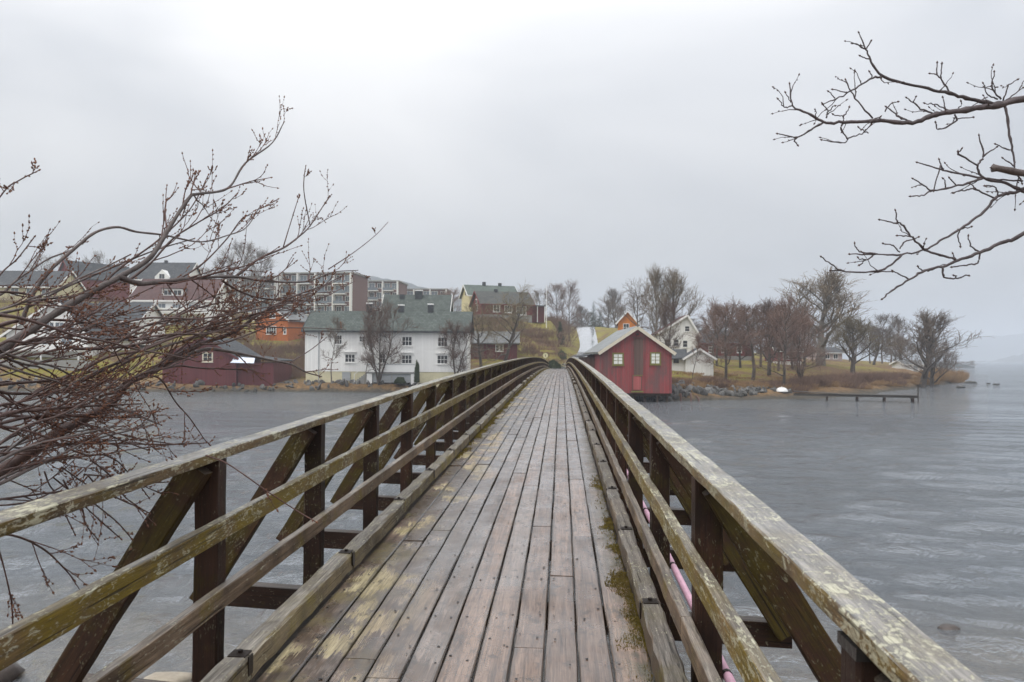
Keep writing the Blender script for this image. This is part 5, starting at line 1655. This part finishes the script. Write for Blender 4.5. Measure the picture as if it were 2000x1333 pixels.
# scrub on the slopes, reeds and rough grass on the spit: uncountable, one mass each
def tufts(name, label, spots, mat, n, rad, seed, cat, upb=1.0):
    r = np.random.default_rng(seed)
    P0, P1, R0, R1 = [], [], [], []
    for px, D, w, hh in spots:
        X, Y = at(px, D); z = gz(px, D)
        a = r.uniform(0, 6.28, n); q = np.sqrt(r.uniform(0, 1, n)) * w * 0.5
        b0 = np.stack([X + np.cos(a) * q, Y + np.sin(a) * q, np.full(n, z - 0.1)], 1)
        d = r.normal(0, 0.35, (n, 3)); d[:, 2] = upb
        d[:, 0] += np.cos(a) * 0.35; d[:, 1] += np.sin(a) * 0.35
        d /= np.linalg.norm(d, axis=1, keepdims=True)
        ln = hh * r.uniform(0.45, 1.05, n)
        mid = b0 + d * (ln * 0.55)[:, None]
        d2 = d + r.normal(0, 0.3, (n, 3)); d2 /= np.linalg.norm(d2, axis=1, keepdims=True)
        P0 += [b0, mid, mid]; P1 += [mid, mid + d2 * (ln * 0.45)[:, None], mid + (d + r.normal(0, 0.5, (n, 3))) * (ln * 0.35)[:, None]]
        R0 += [np.full(n, rad), np.full(n, rad * 0.8), np.full(n, rad * 0.7)]; R1 += [np.full(n, rad * 0.8), np.full(n, rad * 0.4), np.full(n, rad * 0.4)]
    v, q_ = prisms(np.concatenate(P0), np.concatenate(P1), np.concatenate(R0), np.concatenate(R1))
    return tag(link(name, mesh_np(name, v, q_), M[mat]), label, cat, None, 'stuff')
sp = []
for i in range(46):
    px = rs.uniform(905, 1100); D = rs.uniform(117, 140)
    if px > 1092 + (D - 117) * 0.2: continue
    sp.append((px, D, rs.uniform(2, 4), rs.uniform(0.7, 1.8)))
for i in range(12):
    sp.append((rs.uniform(930, 1085), rs.uniform(142, 147), 3, 0.9))
for i in range(34):
    sp.append((rs.uniform(455, 605), rs.uniform(100, 122), rs.uniform(2, 4), rs.uniform(1.2, 2.4)))
for i in range(60):
    sp.append((rs.uniform(-20, 500), rs.uniform(103, 175), rs.uniform(2, 4), rs.uniform(1.2, 2.4)))
for i in range(26):
    sp.append((rs.uniform(1070, 1104), rs.uniform(165, 225), 3.5, rs.uniform(1.5, 3)))
for i in range(20):
    sp.append((rs.uniform(600, 900), rs.uniform(112, 150), 4, 2.5))
sp = [(a + rs.uniform(-9, 9), b + rs.uniform(-5, 5), c * rs.uniform(1.2, 2.2), d * rs.uniform(0.5, 1.2)) for a, b, c, d in sp for _ in range(2)]
sp = [q_ for q_ in sp if q_[0] < (1098 if q_[1] > 150 else 1086)]
tufts('hillside_scrub', 'tangled brown scrub covering the slopes across the water', sp, 'scrub', 70, 0.024, 5, 'scrub')
sp = []
for i in range(46):
    px = rs.uniform(1560, 1760)
    sp.append((px, float(np.interp(px, [1560, 1700, 1760], [88, 101, 113])) + rs.uniform(0.5, 9), rs.uniform(1.5, 3.5), rs.uniform(0.6, 1.5)))
for i in range(26):
    px = rs.uniform(1320, 1560)
    sp.append((px, float(np.interp(px, [1320, 1450, 1560], [79.5, 83.5, 87])) + rs.uniform(0, 3), rs.uniform(1.5, 3), rs.uniform(0.5, 1.1)))
tufts('bank_scrub', 'brown brush along the right bank above the stones', sp, 'scrub', 170, 0.016, 6, 'scrub')
sp = []
for i in range(60):
    px = rs.uniform(1805, 1880)
    sp.append((px, float(np.interp(px, [1805, 1830, 1880], [125, 131, 150.5])) + rs.uniform(0, 9), 2.5, rs.uniform(1.0, 2.0)))
for i in range(50):
    px = rs.uniform(1560, 1800)
    sp.append((px, float(np.interp(px, [1560, 1700, 1760, 1800], [88, 101, 112.5, 122])) + rs.uniform(0, 2.5), 2, rs.uniform(0.25, 0.6)))
for i in range(55):
    px = rs.uniform(1312, 1560)
    sp.append((px, float(np.interp(px, [1312, 1450, 1560], [79, 83.5, 87.5])) + rs.uniform(0, 2.2), 2, rs.uniform(0.3, 0.7)))
for i in range(70):
    px = rs.uniform(1315, 1790)
    sp.append((px, float(np.interp(px, [1315, 1450, 1600, 1700, 1760, 1800], [80, 85, 93, 103, 114, 122])) + rs.uniform(0, 12), 3.5, rs.uniform(0.15, 0.4)))
tufts('reeds', 'dry orange reeds and dead grass fringing the right shore', sp, 'reed', 150, 0.022, 7, 'reeds', 1.6)

# rocks off the tip of the spit
for px, py, D, sz, lab in ((1897, 743.5, 140, 2.6, 'long low rock at the tip of the spit'), (1930, 744.5, 137, 0.9, 'small rock in the water off the spit'), (1946, 746, 132, 1.3, 'outermost dark rock in the water off the spit'), (1876, 753, 116, 1.5, 'dark block of rock at the waterline before the reeds')):
    me = stone_mesh(int(px), (1, 0.6, 0.32)); 
    tag(link('shore_rock', me, None, None, (*at(px, D), 0.08), (0, 0, YAW), (sz, sz, sz)), lab, 'rock')

# ------------------------------------------------------------------ near branches
def smooth_path(P, per=5):
    P = [np.array(p, float) for p in P]
    if len(P) == 2:
        return [P[0] + (P[1] - P[0]) * t for t in np.linspace(0, 1, per + 1)]
    Q = [2 * P[0] - P[1]] + P + [2 * P[-1] - P[-2]]
    out = []
    for i in range(1, len(Q) - 2):
        for k in range(per):
            t = k / per
            a, b, c, d = Q[i - 1], Q[i], Q[i + 1], Q[i + 2]
            out.append(0.5 * ((2 * b) + (-a + c) * t + (2 * a - 5 * b + 4 * c - d) * t * t + (-a + 3 * b - 3 * c + d) * t ** 3))
    out.append(P[-1])
    return out
class Twigs:
    def __init__(s, seed):
        s.b, s.buds, s.r = MB(), MB(), np.random.default_rng(seed)
    def bud(s, p, d, l=0.012, w=0.004):
        d = Vector(d).normalized(); p = Vector(p)
        a = d.cross(Vector((0.3, 0.2, 0.9))).normalized(); c = d.cross(a)
        m_ = p + d * l * 0.4
        v = [p - d * 0.002] + [m_ + a * w, m_ + c * w, m_ - a * w, m_ - c * w] + [p + d * l]
        s.buds.add(v, [(0, 2, 1), (0, 3, 2), (0, 4, 3), (0, 1, 4), (5, 1, 2), (5, 2, 3), (5, 3, 4), (5, 4, 1)])
    def twig(s, p, d, L_, r0, level, up=0.5, budn=5, crook=0.10, bl=0.012):
        r = s.r
        n = 5
        p = np.array(p, float); d = np.array(d, float); d /= np.linalg.norm(d)
        pts, rad = [p.copy()], [r0]
        dirs = [d.copy()]
        for i in range(n):
            d = d + r.normal(0, crook, 3); d[2] += up * 0.10; d /= np.linalg.norm(d)
            p = p + d * L_ / n; pts.append(p.copy()); rad.append(r0 * (1 - 0.55 * (i + 1) / n)); dirs.append(d.copy())
        s.b.tube(pts, rad, 5 if r0 > 0.003 else 4, cap=False)
        for j in range(budn):
            t = r.uniform(0.25, 1.0) if level > 0 else r.uniform(0.1, 0.98)
            k = min(int(t * n), n - 1); q = pts[k] + (pts[k + 1] - pts[k]) * (t * n - k)
            side = r.normal(0, 0.6, 3); s.bud(q, dirs[k] + side, bl * r.uniform(0.7, 1.3), bl * 0.36)
        s.bud(pts[-1], dirs[-1], bl * 1.5, bl * 0.42)
        if level > 0:
            for j in range(int(r.integers(2, 5))):
                t = r.uniform(0.3, 0.95); k = min(int(t * n), n - 1); q = pts[k] + (pts[k + 1] - pts[k]) * (t * n - k)
                s.twig(q, dirs[k] + r.normal(0, 0.42, 3), L_ * r.uniform(0.3, 0.6), r0 * 0.6, level - 1, up, budn - 1, crook, bl)

def near_limb(parent, pts, r0, r1, seed, mat, twigmat, ntw, tl, up, twig_from=0.15, level=1, spread=0.5, sides=8, bl=0.012):
    P = smooth_path(pts, 6)
    n = len(P)
    rr = np.random.default_rng(seed)
    ph = rr.uniform(0, 6.28, 3)
    rad = [(r0 + (r1 - r0) * (i / (n - 1)) ** 0.8) * (1 + 0.07 * math.sin(i * 1.1 + ph[0]) + 0.05 * math.sin(i * 2.7 + ph[1])) for i in range(n)]
    b = MB(); b.tube(P, rad, sides)
    o = b.build('branch', M[mat], parent, smooth=True)
    T = Twigs(seed)
    for j in range(ntw):
        t = twig_from + (1 - twig_from) * (j + T.r.uniform()) / ntw
        k = min(int(t * (n - 1)), n - 2)
        q = P[k] + (P[k + 1] - P[k]) * (t * (n - 1) - k)
        d = P[k + 1] - P[k]; d = d / np.linalg.norm(d)
        T.twig(q, d + T.r.normal(0, spread, 3), tl * (1.12 - 0.78 * t) * T.r.uniform(0.5, 1.2), max(min(rad[k] * 0.6, 0.0045), 0.0022), level, up, 5, 0.1, bl)
    e = P[-1] - P[-2]
    T.bud(P[-1], e, bl * 1.5, bl * 0.45)
    for _ in range(6):
        k = int(T.r.integers(int(n * 0.55), n - 1)); T.bud(P[k], (P[k + 1] - P[k]) / np.linalg.norm(P[k + 1] - P[k]) + T.r.normal(0, 0.6, 3), bl, bl * 0.36)
    if T.b.v:
        tag(T.b.build('twigs', M[twigmat], o, smooth=True), kind='stuff')
    if T.buds.v:
        tag(T.buds.build('buds', M['bud'], o), kind='stuff')
    return o

# shrub left of the bridge: it grows along the outside of the railing, X about -2 to -3.3
def LP(px, py, X):
    X = X * (1 - 0.25 * min(max(px / 650, 0), 1))
    D = X / ((px - (1000 + F * math.tan(YAW))) / F)          # depth at which column px meets the plane X
    D = min(max(D, 1.0), 12.0)
    x, y = at(px, D)
    return (x, y, hz(py, D))
bush = thing('bare_shrub', 'tangled bare red-brown shrub reaching over the water behind the left railing', 'shrub', (0, 0, 0))
def bl_(pts, X, r0, r1, seed, mat='near_bark', ntw=10, tl=0.5, up=0.5, **k):
    r1 = max(r1 * 1.35, 0.0026)
    if not isinstance(X, tuple): X = (X, X)
    n = len(pts)
    return near_limb(bush, [LP(x, y, X[0] + (X[1] - X[0]) * i / (n - 1)) for i, (x, y) in enumerate(pts)], r0, r1, seed, mat, 'near_twig', ntw, tl, up, **k)
bl_([(-160, 830), (-60, 740), (0, 690), (61, 649), (121, 609), (182, 572), (231, 546), (292, 506), (328, 447), (365, 390), (381, 382), (441, 370), (474, 321), (526, 281), (549, 240)], (-2.3, -2.3), 0.024, 0.0022, 101, 'near_grey', 12, 0.5, 0.8, twig_from=0.5, spread=0.35)
bl_([(231, 546), (268, 558), (304, 556), (350, 550), (397, 546), (458, 544), (526, 553), (600, 552), (648, 534), (697, 530)], (-2.3, -2.2), 0.015, 0.0025, 102, 'near_grey', 14, 0.55, 0.7, twig_from=0.2, spread=0.4)
bl_([(40, 640), (61, 584), (93, 536), (142, 491), (182, 459), (225, 448), (263, 457), (316, 463), (389, 476), (441, 463), (478, 447), (504, 406)], (-2.4, -2.3), 0.010, 0.002, 103, 'near_grey', 5, 0.3, 0.8, twig_from=0.6)
bl_([(458, 544), (506, 507), (551, 487), (583, 463), (603, 443), (632, 398), (644, 382)], -2.25, 0.009, 0.002, 104, 'near_bark', 6, 0.5, 0.9, twig_from=0.3, spread=0.3)
bl_([(603, 443), (591, 382), (590, 350), (593, 327)], -2.25, 0.004, 0.0016, 105, 'near_bark', 1, 0.12, 0.9)
bl_([(551, 485), (567, 430), (579, 390)], -2.25, 0.004, 0.0016, 106, 'near_bark', 1, 0.12, 0.9)
bl_([(640, 528), (689, 495), (729, 463), (755, 436)], -2.2, 0.0045, 0.0018, 107, 'near_bark', 1, 0.12, 0.6)
bl_([(432, 552), (466, 572), (506, 585), (567, 591), (628, 584), (668, 564), (690, 552)], -2.3, 0.007, 0.0018, 108, 'near_bark', 7, 0.35, 0.5)
bl_([(240, 560), (290, 520), (335, 470), (380, 440), (430, 410), (455, 385)], -2.35, 0.007, 0.002, 109, 'near_bark', 6, 0.45, 0.9, spread=0.3)
bl_([(170, 590), (230, 530), (300, 478), (352, 430), (378, 395), (402, 345)], -2.4, 0.0065, 0.002, 110, 'near_bark', 5, 0.4, 0.9, spread=0.3)
bl_([(330, 560), (392, 520), (440, 470), (470, 430), (500, 418)], -2.4, 0.006, 0.0018, 111, 'near_bark', 5, 0.35, 0.9, spread=0.35)
bl_([(-120, 1010), (0, 931), (66, 886), (118, 850), (171, 821), (223, 787), (252, 752), (302, 729), (341, 702), (394, 676), (460, 650), (506, 617), (567, 584), (630, 560), (672, 538)], (-2.5, -2.2), 0.034, 0.002, 112, 'near_bark', 16, 0.6, 0.6, twig_from=0.4)
bl_([(300, 726), (350, 705), (405, 686), (466, 694), (526, 706), (567, 714), (599, 730), (628, 738)], -2.35, 0.014, 0.003, 113, 'near_grey', 5, 0.4, 0.5, twig_from=0.4)
bl_([(567, 711), (607, 686), (636, 663)], -2.35, 0.0045, 0.002, 114, 'near_bark', 1, 0.15, 0.7)
bl_([(-60, 480), (0, 382), (30, 358), (68, 338)], -2.4, 0.004, 0.0018, 115, 'near_bark', 3, 0.2, 0.9)
bl_([(-40, 600), (0, 540), (30, 512), (62, 470)], -2.4, 0.004, 0.0018, 116, 'near_bark', 3, 0.25, 0.9)
bl_([(260, 745), (310, 742), (345, 790), (372, 820), (405, 866)], -2.35, 0.006, 0.002, 117, 'near_bark', 3, 0.3, 0.3)
bl_([(405, 893), (440, 905), (480, 930), (530, 965), (585, 1000), (620, 1020)], (-1.95, -1.5), 0.0035, 0.0014, 118, 'near_twig', 2, 0.2, 0.2, level=0)
bl_([(-60, 1050), (30, 1050), (90, 1075), (130, 1110), (152, 1135)], -2.2, 0.0055, 0.002, 119, 'near_bark', 5, 0.35, 0.2)
bl_([(-80, 990), (10, 980), (120, 965), (210, 955), (330, 945)], -2.2, 0.006, 0.0015, 120, 'near_bark', 8, 0.4, 0.3)
bl_([(0, 1060), (18, 1120), (32, 1180), (36, 1230)], -2.2, 0.003, 0.0012, 121, 'near_twig', 2, 0.2, 0.0)
rl = random.Random(99)
def wander(x0, y0, x1, y1, kink, n=7):
    """a wandering path between two picture points"""
    out = [(x0, y0)]; off = 0.0; v_ = rl.uniform(-1, 1) * kink
    for i in range(1, n):
        t = i / n
        v_ = v_ * 0.55 + rl.uniform(-1, 1) * kink
        off += v_
        out.append((x0 + (x1 - x0) * t + rl.uniform(-6, 6), y0 + (y1 - y0) * t + off * (1 - t) * 1.3))
    return out + [(x1, y1)]
for i in range(52):
    y0 = rl.uniform(580, 1000); x0 = rl.uniform(-130, -20)
    xe = rl.triangular(90, 470, 240)
    if rl.random() < 0.62:
        ye = y0 - rl.uniform(20, 210) * xe / 280
    else:
        ye = y0 + rl.uniform(10, 150) * xe / 280
    ye = min(max(ye, 470), 905 - (xe - 100) * 0.12)
    bl_(wander(x0, y0, xe, ye, 13), -rl.uniform(2.0, 2.8), rl.choice([0.0045, 0.005, 0.006, 0.008, 0.011]), 0.0024, 200 + i, 'near_bark' if i % 3 else 'near_grey', rl.randrange(3, 7), rl.uniform(0.3, 0.6), rl.uniform(0.2, 0.7), twig_from=0.3, spread=0.36, sides=6, bl=0.011)
for i in range(15):
    x0 = rl.uniform(140, 400); y0 = rl.uniform(640, 780)
    xe = rl.uniform(430, 690); ye = rl.uniform(535, 660) if xe > 520 else rl.uniform(560, 740)
    bl_(wander(x0, y0, xe, ye, 11), -rl.uniform(2.1, 2.5), rl.uniform(0.005, 0.008), 0.0024, 500 + i, 'near_bark', rl.randrange(4, 7), 0.4, 0.7, twig_from=0.35, spread=0.34, sides=6, bl=0.012)
for i in range(9):      # under the top rail
    x0 = rl.uniform(60, 230); y0 = rl.uniform(890, 960)
    bl_(wander(x0, y0, x0 + rl.uniform(60, 160), y0 + rl.uniform(20, 130), 8, 4), -rl.uniform(2.05, 2.4), 0.004, 0.0018, 300 + i, 'near_bark', 3, 0.25, 0.2, sides=5, level=0)
# the stems meet at the root on the near bank
for i, (px, py, X, r_) in enumerate(((-160, 830, -2.3, 0.026), (-120, 1010, -2.5, 0.036))):
    p = LP(px, py, X)
    b = MB(); P = smooth_path([p, (p[0] - 0.25, p[1] - 0.5, p[2] - 0.7), (-2.9, 1.0, 1.9), (-3.0, 0.9, 0.9)], 5)
    b.tube(P, [r_ + 0.02 * k / len(P) for k in range(len(P))], 8); b.build('stem', M['near_bark'], bush, smooth=True)
for i in range(10):
    p = LP(-100, 580 + i * 45, -2.3)
    b = MB(); P = smooth_path([p, (p[0] - 0.25, p[1] - 0.5, p[2] - 0.3), (-2.9 + 0.03 * i, 1.0, 2.0), (-3.0 + 0.03 * i, 0.9, 0.9)], 5)
    b.tube(P, [0.008 + 0.008 * k / len(P) for k in range(len(P))], 6); b.build('stem', M['near_bark'], bush, smooth=True)

# tree whose twigs hang into the picture on the right
rt = thing('overhanging_tree', 'bare dark tree whose budded twigs hang in at the upper right', 'tree', (0, 0, 0))
def RP(zx, zy, D):
    x, y = 1480 + zx / 2.298, 20 + zy / 2.298
    X, Y = at(x, D)
    return (X, Y, hz(y, D))
def rl_(pts, D, r0, r1, seed, mat='dark_twig', ntw=0, tl=0.12):
    n = len(pts); D = D if isinstance(D, tuple) else (D, D)
    P = smooth_path([RP(x, y, D[0] + (D[1] - D[0]) * i / max(1, n - 1)) for i, (x, y) in enumerate(pts)], 5)
    m_ = len(P); rq = np.random.default_rng(seed)
    P = [p + rq.normal(0, 0.0019, 3) * (0 < i < m_ - 1) for i, p in enumerate(P)]
    b = MB()
    b.tube(P, [0.84 * (r0 + (r1 - r0) * i / (m_ - 1)) * (1 + 0.07 * math.sin(i * 1.7 + seed) + (0.28 if rq.uniform() < 0.16 else 0)) for i in range(m_)], 7)
    o = b.build('branch', M[mat], rt, smooth=True)
    T = Twigs(seed)
    e = P[-1] - P[-2]
    T.bud(P[-1], e, 0.016, 0.0058)
    for j in range(ntw):
        k = int(T.r.integers(1, m_ - 1)); d = P[k + 1] - P[k]; d = d / np.linalg.norm(d)
        T.twig(P[k], d + T.r.normal(0, 0.6, 3), tl * T.r.uniform(0.4, 1.2), 0.0028, 0, 0.4, 2, 0.25, 0.011)
    if T.b.v: tag(T.b.build('twigs', M['dark_twig'], o, smooth=True), kind='stuff')
    tag(T.buds.build('buds', M['near_bark'], o), kind='stuff')
    return o
RL = [
 ([(1500, 330), (1195, 380), (1090, 405), (990, 420), (870, 440), (790, 455), (700, 487), (560, 480), (390, 487), (300, 488), (240, 455), (160, 415), (145, 320)], 0.020, 0.003, 12),
 ([(300, 488), (240, 522), (180, 557), (95, 543)], 0.006, 0.003, 2),
 ([(180, 557), (165, 575), (178, 590)], 0.004, 0.003, 0),
 ([(160, 415), (120, 420), (95, 388)], 0.004, 0.0025, 1),
 ([(150, 400), (128, 360)], 0.003, 0.0025, 0),
 ([(1090, 405), (960, 380), (870, 355), (740, 325), (570, 280), (510, 200), (490, 155), (460, 85)], 0.011, 0.003, 3),
 ([(570, 280), (520, 288), (440, 335), (370, 375), (300, 405)], 0.006, 0.0028, 3),
 ([(490, 155), (435, 130)], 0.0045, 0.003, 0), ([(490, 155), (512, 120)], 0.004, 0.003, 0), ([(510, 200), (468, 188)], 0.004, 0.003, 0), ([(520, 288), (508, 262)], 0.004, 0.003, 0),
 ([(870, 355), (830, 290), (810, 265), (812, 220)], 0.005, 0.0028, 0), ([(830, 285), (833, 225)], 0.004, 0.0028, 0), ([(815, 268), (785, 265)], 0.0035, 0.0028, 0),
 ([(520, 470), (440, 380), (400, 300)], 0.005, 0.0028, 2), ([(405, 352), (345, 340)], 0.0035, 0.0025, 0), ([(350, 380), (325, 352)], 0.0035, 0.0025, 0),
 ([(310, 470), (318, 440), (295, 408)], 0.0045, 0.003, 1), ([(318, 440), (345, 415)], 0.0035, 0.0025, 0),
 ([(390, 487), (378, 520), (405, 562), (385, 582), (295, 570)], 0.005, 0.0025, 1), ([(405, 562), (470, 540), (510, 500)], 0.004, 0.0025, 1), ([(500, 538), (460, 515)], 0.0035, 0.0025, 0),
 ([(390, 487), (385, 465), (345, 455)], 0.004, 0.0025, 0), ([(385, 465), (412, 425)], 0.004, 0.0025, 0),
 ([(700, 487), (640, 465), (585, 420)], 0.005, 0.0028, 1), ([(575, 440), (600, 405), (628, 395)], 0.0035, 0.0025, 0),
 ([(790, 445), (740, 425), (700, 395), (678, 378)], 0.005, 0.0028, 1), ([(700, 395), (716, 370)], 0.0035, 0.0025, 0),
 ([(860, 430), (800, 405), (760, 402)], 0.004, 0.0025, 0), ([(850, 430), (838, 378)], 0.004, 0.0025, 0),
 ([(890, 450), (895, 480), (820, 520), (805, 492)], 0.005, 0.0028, 1), ([(895, 470), (968, 463)], 0.0035, 0.0025, 0), ([(905, 430), (920, 395)], 0.0035, 0.0025, 0),
 ([(1100, 380), (1060, 330), (1070, 260)], 0.005, 0.0028, 2), ([(1085, 380), (1040, 360), (1022, 312)], 0.0045, 0.0025, 1), ([(1110, 385), (1130, 320), (1170, 292)], 0.0045, 0.0025, 1), ([(1120, 385), (1195, 330)], 0.0045, 0.0025, 1), ([(1040, 370), (965, 415)], 0.003, 0.0022, 0),
 ([(1120, 405), (1125, 460), (1140, 560), (1155, 640), (1160, 700), (1190, 755)], 0.0075, 0.004, 1), ([(1140, 610), (1078, 585)], 0.004, 0.0028, 0), ([(1160, 685), (1110, 650)], 0.004, 0.003, 0),
 ([(1500, 880), (1300, 830), (1195, 795), (1120, 760), (1020, 738), (990, 680), (1020, 640), (1000, 550)], 0.011, 0.0035, 2), ([(1020, 640), (1075, 600)], 0.0045, 0.0032, 0), ([(990, 680), (910, 630), (918, 610)], 0.005, 0.0035, 0), ([(905, 635), (903, 625)], 0.004, 0.0035, 0),
 ([(1020, 738), (870, 712), (800, 692), (725, 670)], 0.006, 0.0032, 1), ([(840, 700), (820, 660)], 0.004, 0.0032, 0), ([(825, 680), (795, 790)], 0.004, 0.003, 0),
 ([(1020, 738), (900, 775), (790, 795), (740, 765), (705, 745)], 0.006, 0.0032, 2), ([(790, 795), (740, 818), (695, 822)], 0.0045, 0.003, 0), ([(850, 790), (840, 745)], 0.004, 0.003, 0), ([(895, 772), (868, 742)], 0.004, 0.003, 0), ([(1195, 750), (1090, 745), (1030, 738)], 0.005, 0.004, 1),
 ([(1500, 640), (1195, 790), (1130, 805), (1070, 830), (1000, 905), (910, 970), (820, 1025), (750, 1065), (650, 1085), (540, 1085), (420, 1085)], 0.010, 0.003, 4),
 ([(1070, 830), (980, 790), (935, 795), (890, 803)], 0.005, 0.003, 0), ([(1085, 820), (1075, 780), (1030, 772)], 0.0045, 0.003, 1), ([(985, 790), (960, 765)], 0.004, 0.003, 0),
 ([(650, 1085), (600, 1130), (540, 1160), (390, 1165), (340, 1135), (290, 1100)], 0.006, 0.0032, 2), ([(500, 1165), (600, 1163)], 0.004, 0.003, 0), ([(390, 1160), (335, 1160)], 0.004, 0.003, 0),
 ([(750, 1065), (690, 1000), (650, 950), (630, 940), (622, 892)], 0.006, 0.0035, 1), ([(630, 945), (555, 930)], 0.0045, 0.003, 0), ([(690, 1005), (635, 1000)], 0.004, 0.0028, 0), ([(640, 1075), (610, 1045), (570, 1038)], 0.004, 0.0028, 0), ([(640, 1060), (665, 1030), (720, 1008)], 0.004, 0.0028, 0),
 ([(540, 1085), (460, 1075), (437, 1042)], 0.0045, 0.003, 0), ([(530, 1085), (490, 1110), (455, 1105)], 0.0045, 0.003, 1), ([(480, 1112), (462, 1132)], 0.0035, 0.003, 0),
 ([(750, 1065), (820, 1088), (890, 1107)], 0.006, 0.006, 0),
 ([(1500, 820), (1195, 990), (1100, 1030), (1000, 1075), (900, 1110), (830, 1140), (750, 1158), (680, 1198), (600, 1250), (565, 1283)], 0.012, 0.0035, 2),
 ([(680, 1198), (650, 1180), (612, 1162)], 0.0045, 0.003, 0), ([(745, 1160), (722, 1142)], 0.004, 0.003, 0), ([(830, 1140), (840, 1185), (890, 1192), (945, 1178)], 0.0055, 0.0035, 0), ([(890, 1192), (888, 1180)], 0.004, 0.0035, 0),
 ([(1000, 1075), (990, 1120), (940, 1132), (880, 1140)], 0.005, 0.0035, 0), ([(1000, 1075), (960, 1045), (948, 1005)], 0.0045, 0.003, 0), ([(910, 970), (900, 1000), (912, 1042)], 0.004, 0.003, 0), ([(900, 970), (958, 960)], 0.004, 0.003, 0), ([(890, 1105), (880, 1085)], 0.004, 0.003, 0),
]
rr_ = random.Random(3)
for i, (pts, r0, r1, ntw) in enumerate(RL):
    rl_(pts, 3.6, r0, r1, 400 + i, ntw=ntw)
o = rl_([(1330, 745), (1195, 715), (1060, 692)], 3.58, 0.022, 0.018, 480, 'near_grey'); o['label'] = 'sawn-off stub of a dead branch'
# trunk and boughs, outside the picture to the right, carrying the twigs
b = MB(); gx, gy = at(2420, 4.2)
b.tube(smooth_path([(gx, gy, 0.3), (gx - 0.05, gy, 2.5), (gx + 0.05, gy - 0.1, 4.6), (gx - 0.05, gy, 7.5), (gx + .1, gy, 10)], 6), list(np.interp(np.linspace(0, 1, 25), [0, 1], [0.17, 0.05])), 12)
b.build('trunk', M['near_grey'], rt, smooth=True)
for zx, zy, hh, r_ in ((1500, 330, 5.4, 0.021), (1500, 880, 4.6, 0.012), (1500, 640, 4.9, 0.011), (1500, 820, 4.3, 0.013), (1330, 745, 4.45, 0.022)):
    p = RP(zx, zy, 3.6)
    b = MB(); P = smooth_path([p, ((p[0] + gx) / 2, (p[1] + gy) / 2, p[2] + 0.1), (gx - 0.02, gy, hh)], 5); b.tube(P, list(np.linspace(r_, r_ * 2, len(P))), 8); b.build('bough', M['near_grey'], rt, smooth=True)

# ------------------------------------------------------------------ haze
hb = MB(); hb.box(-4200, 4200, -150, 4600, -8.0, 140)
hzo = hb.build('haze', None)
hm = bpy.data.materials.new('thin_rain_haze'); hm.use_nodes = True
ht = hm.node_tree; ht.nodes.clear()
ho = ht.nodes.new('ShaderNodeOutputMaterial'); hv = ht.nodes.new('ShaderNodeVolumePrincipled')
hv.inputs['Color'].default_value = (0.74, 0.80, 0.88, 1)
hv.inputs['Density'].default_value = 0.00065
hv.inputs['Anisotropy'].default_value = 0.0
ht.links.new(hv.outputs[0], ho.inputs['Volume'])
hzo.data.materials.append(hm)
tag(hzo, 'thin grey rain haze hanging over the water and far shore', 'haze', None, 'stuff')
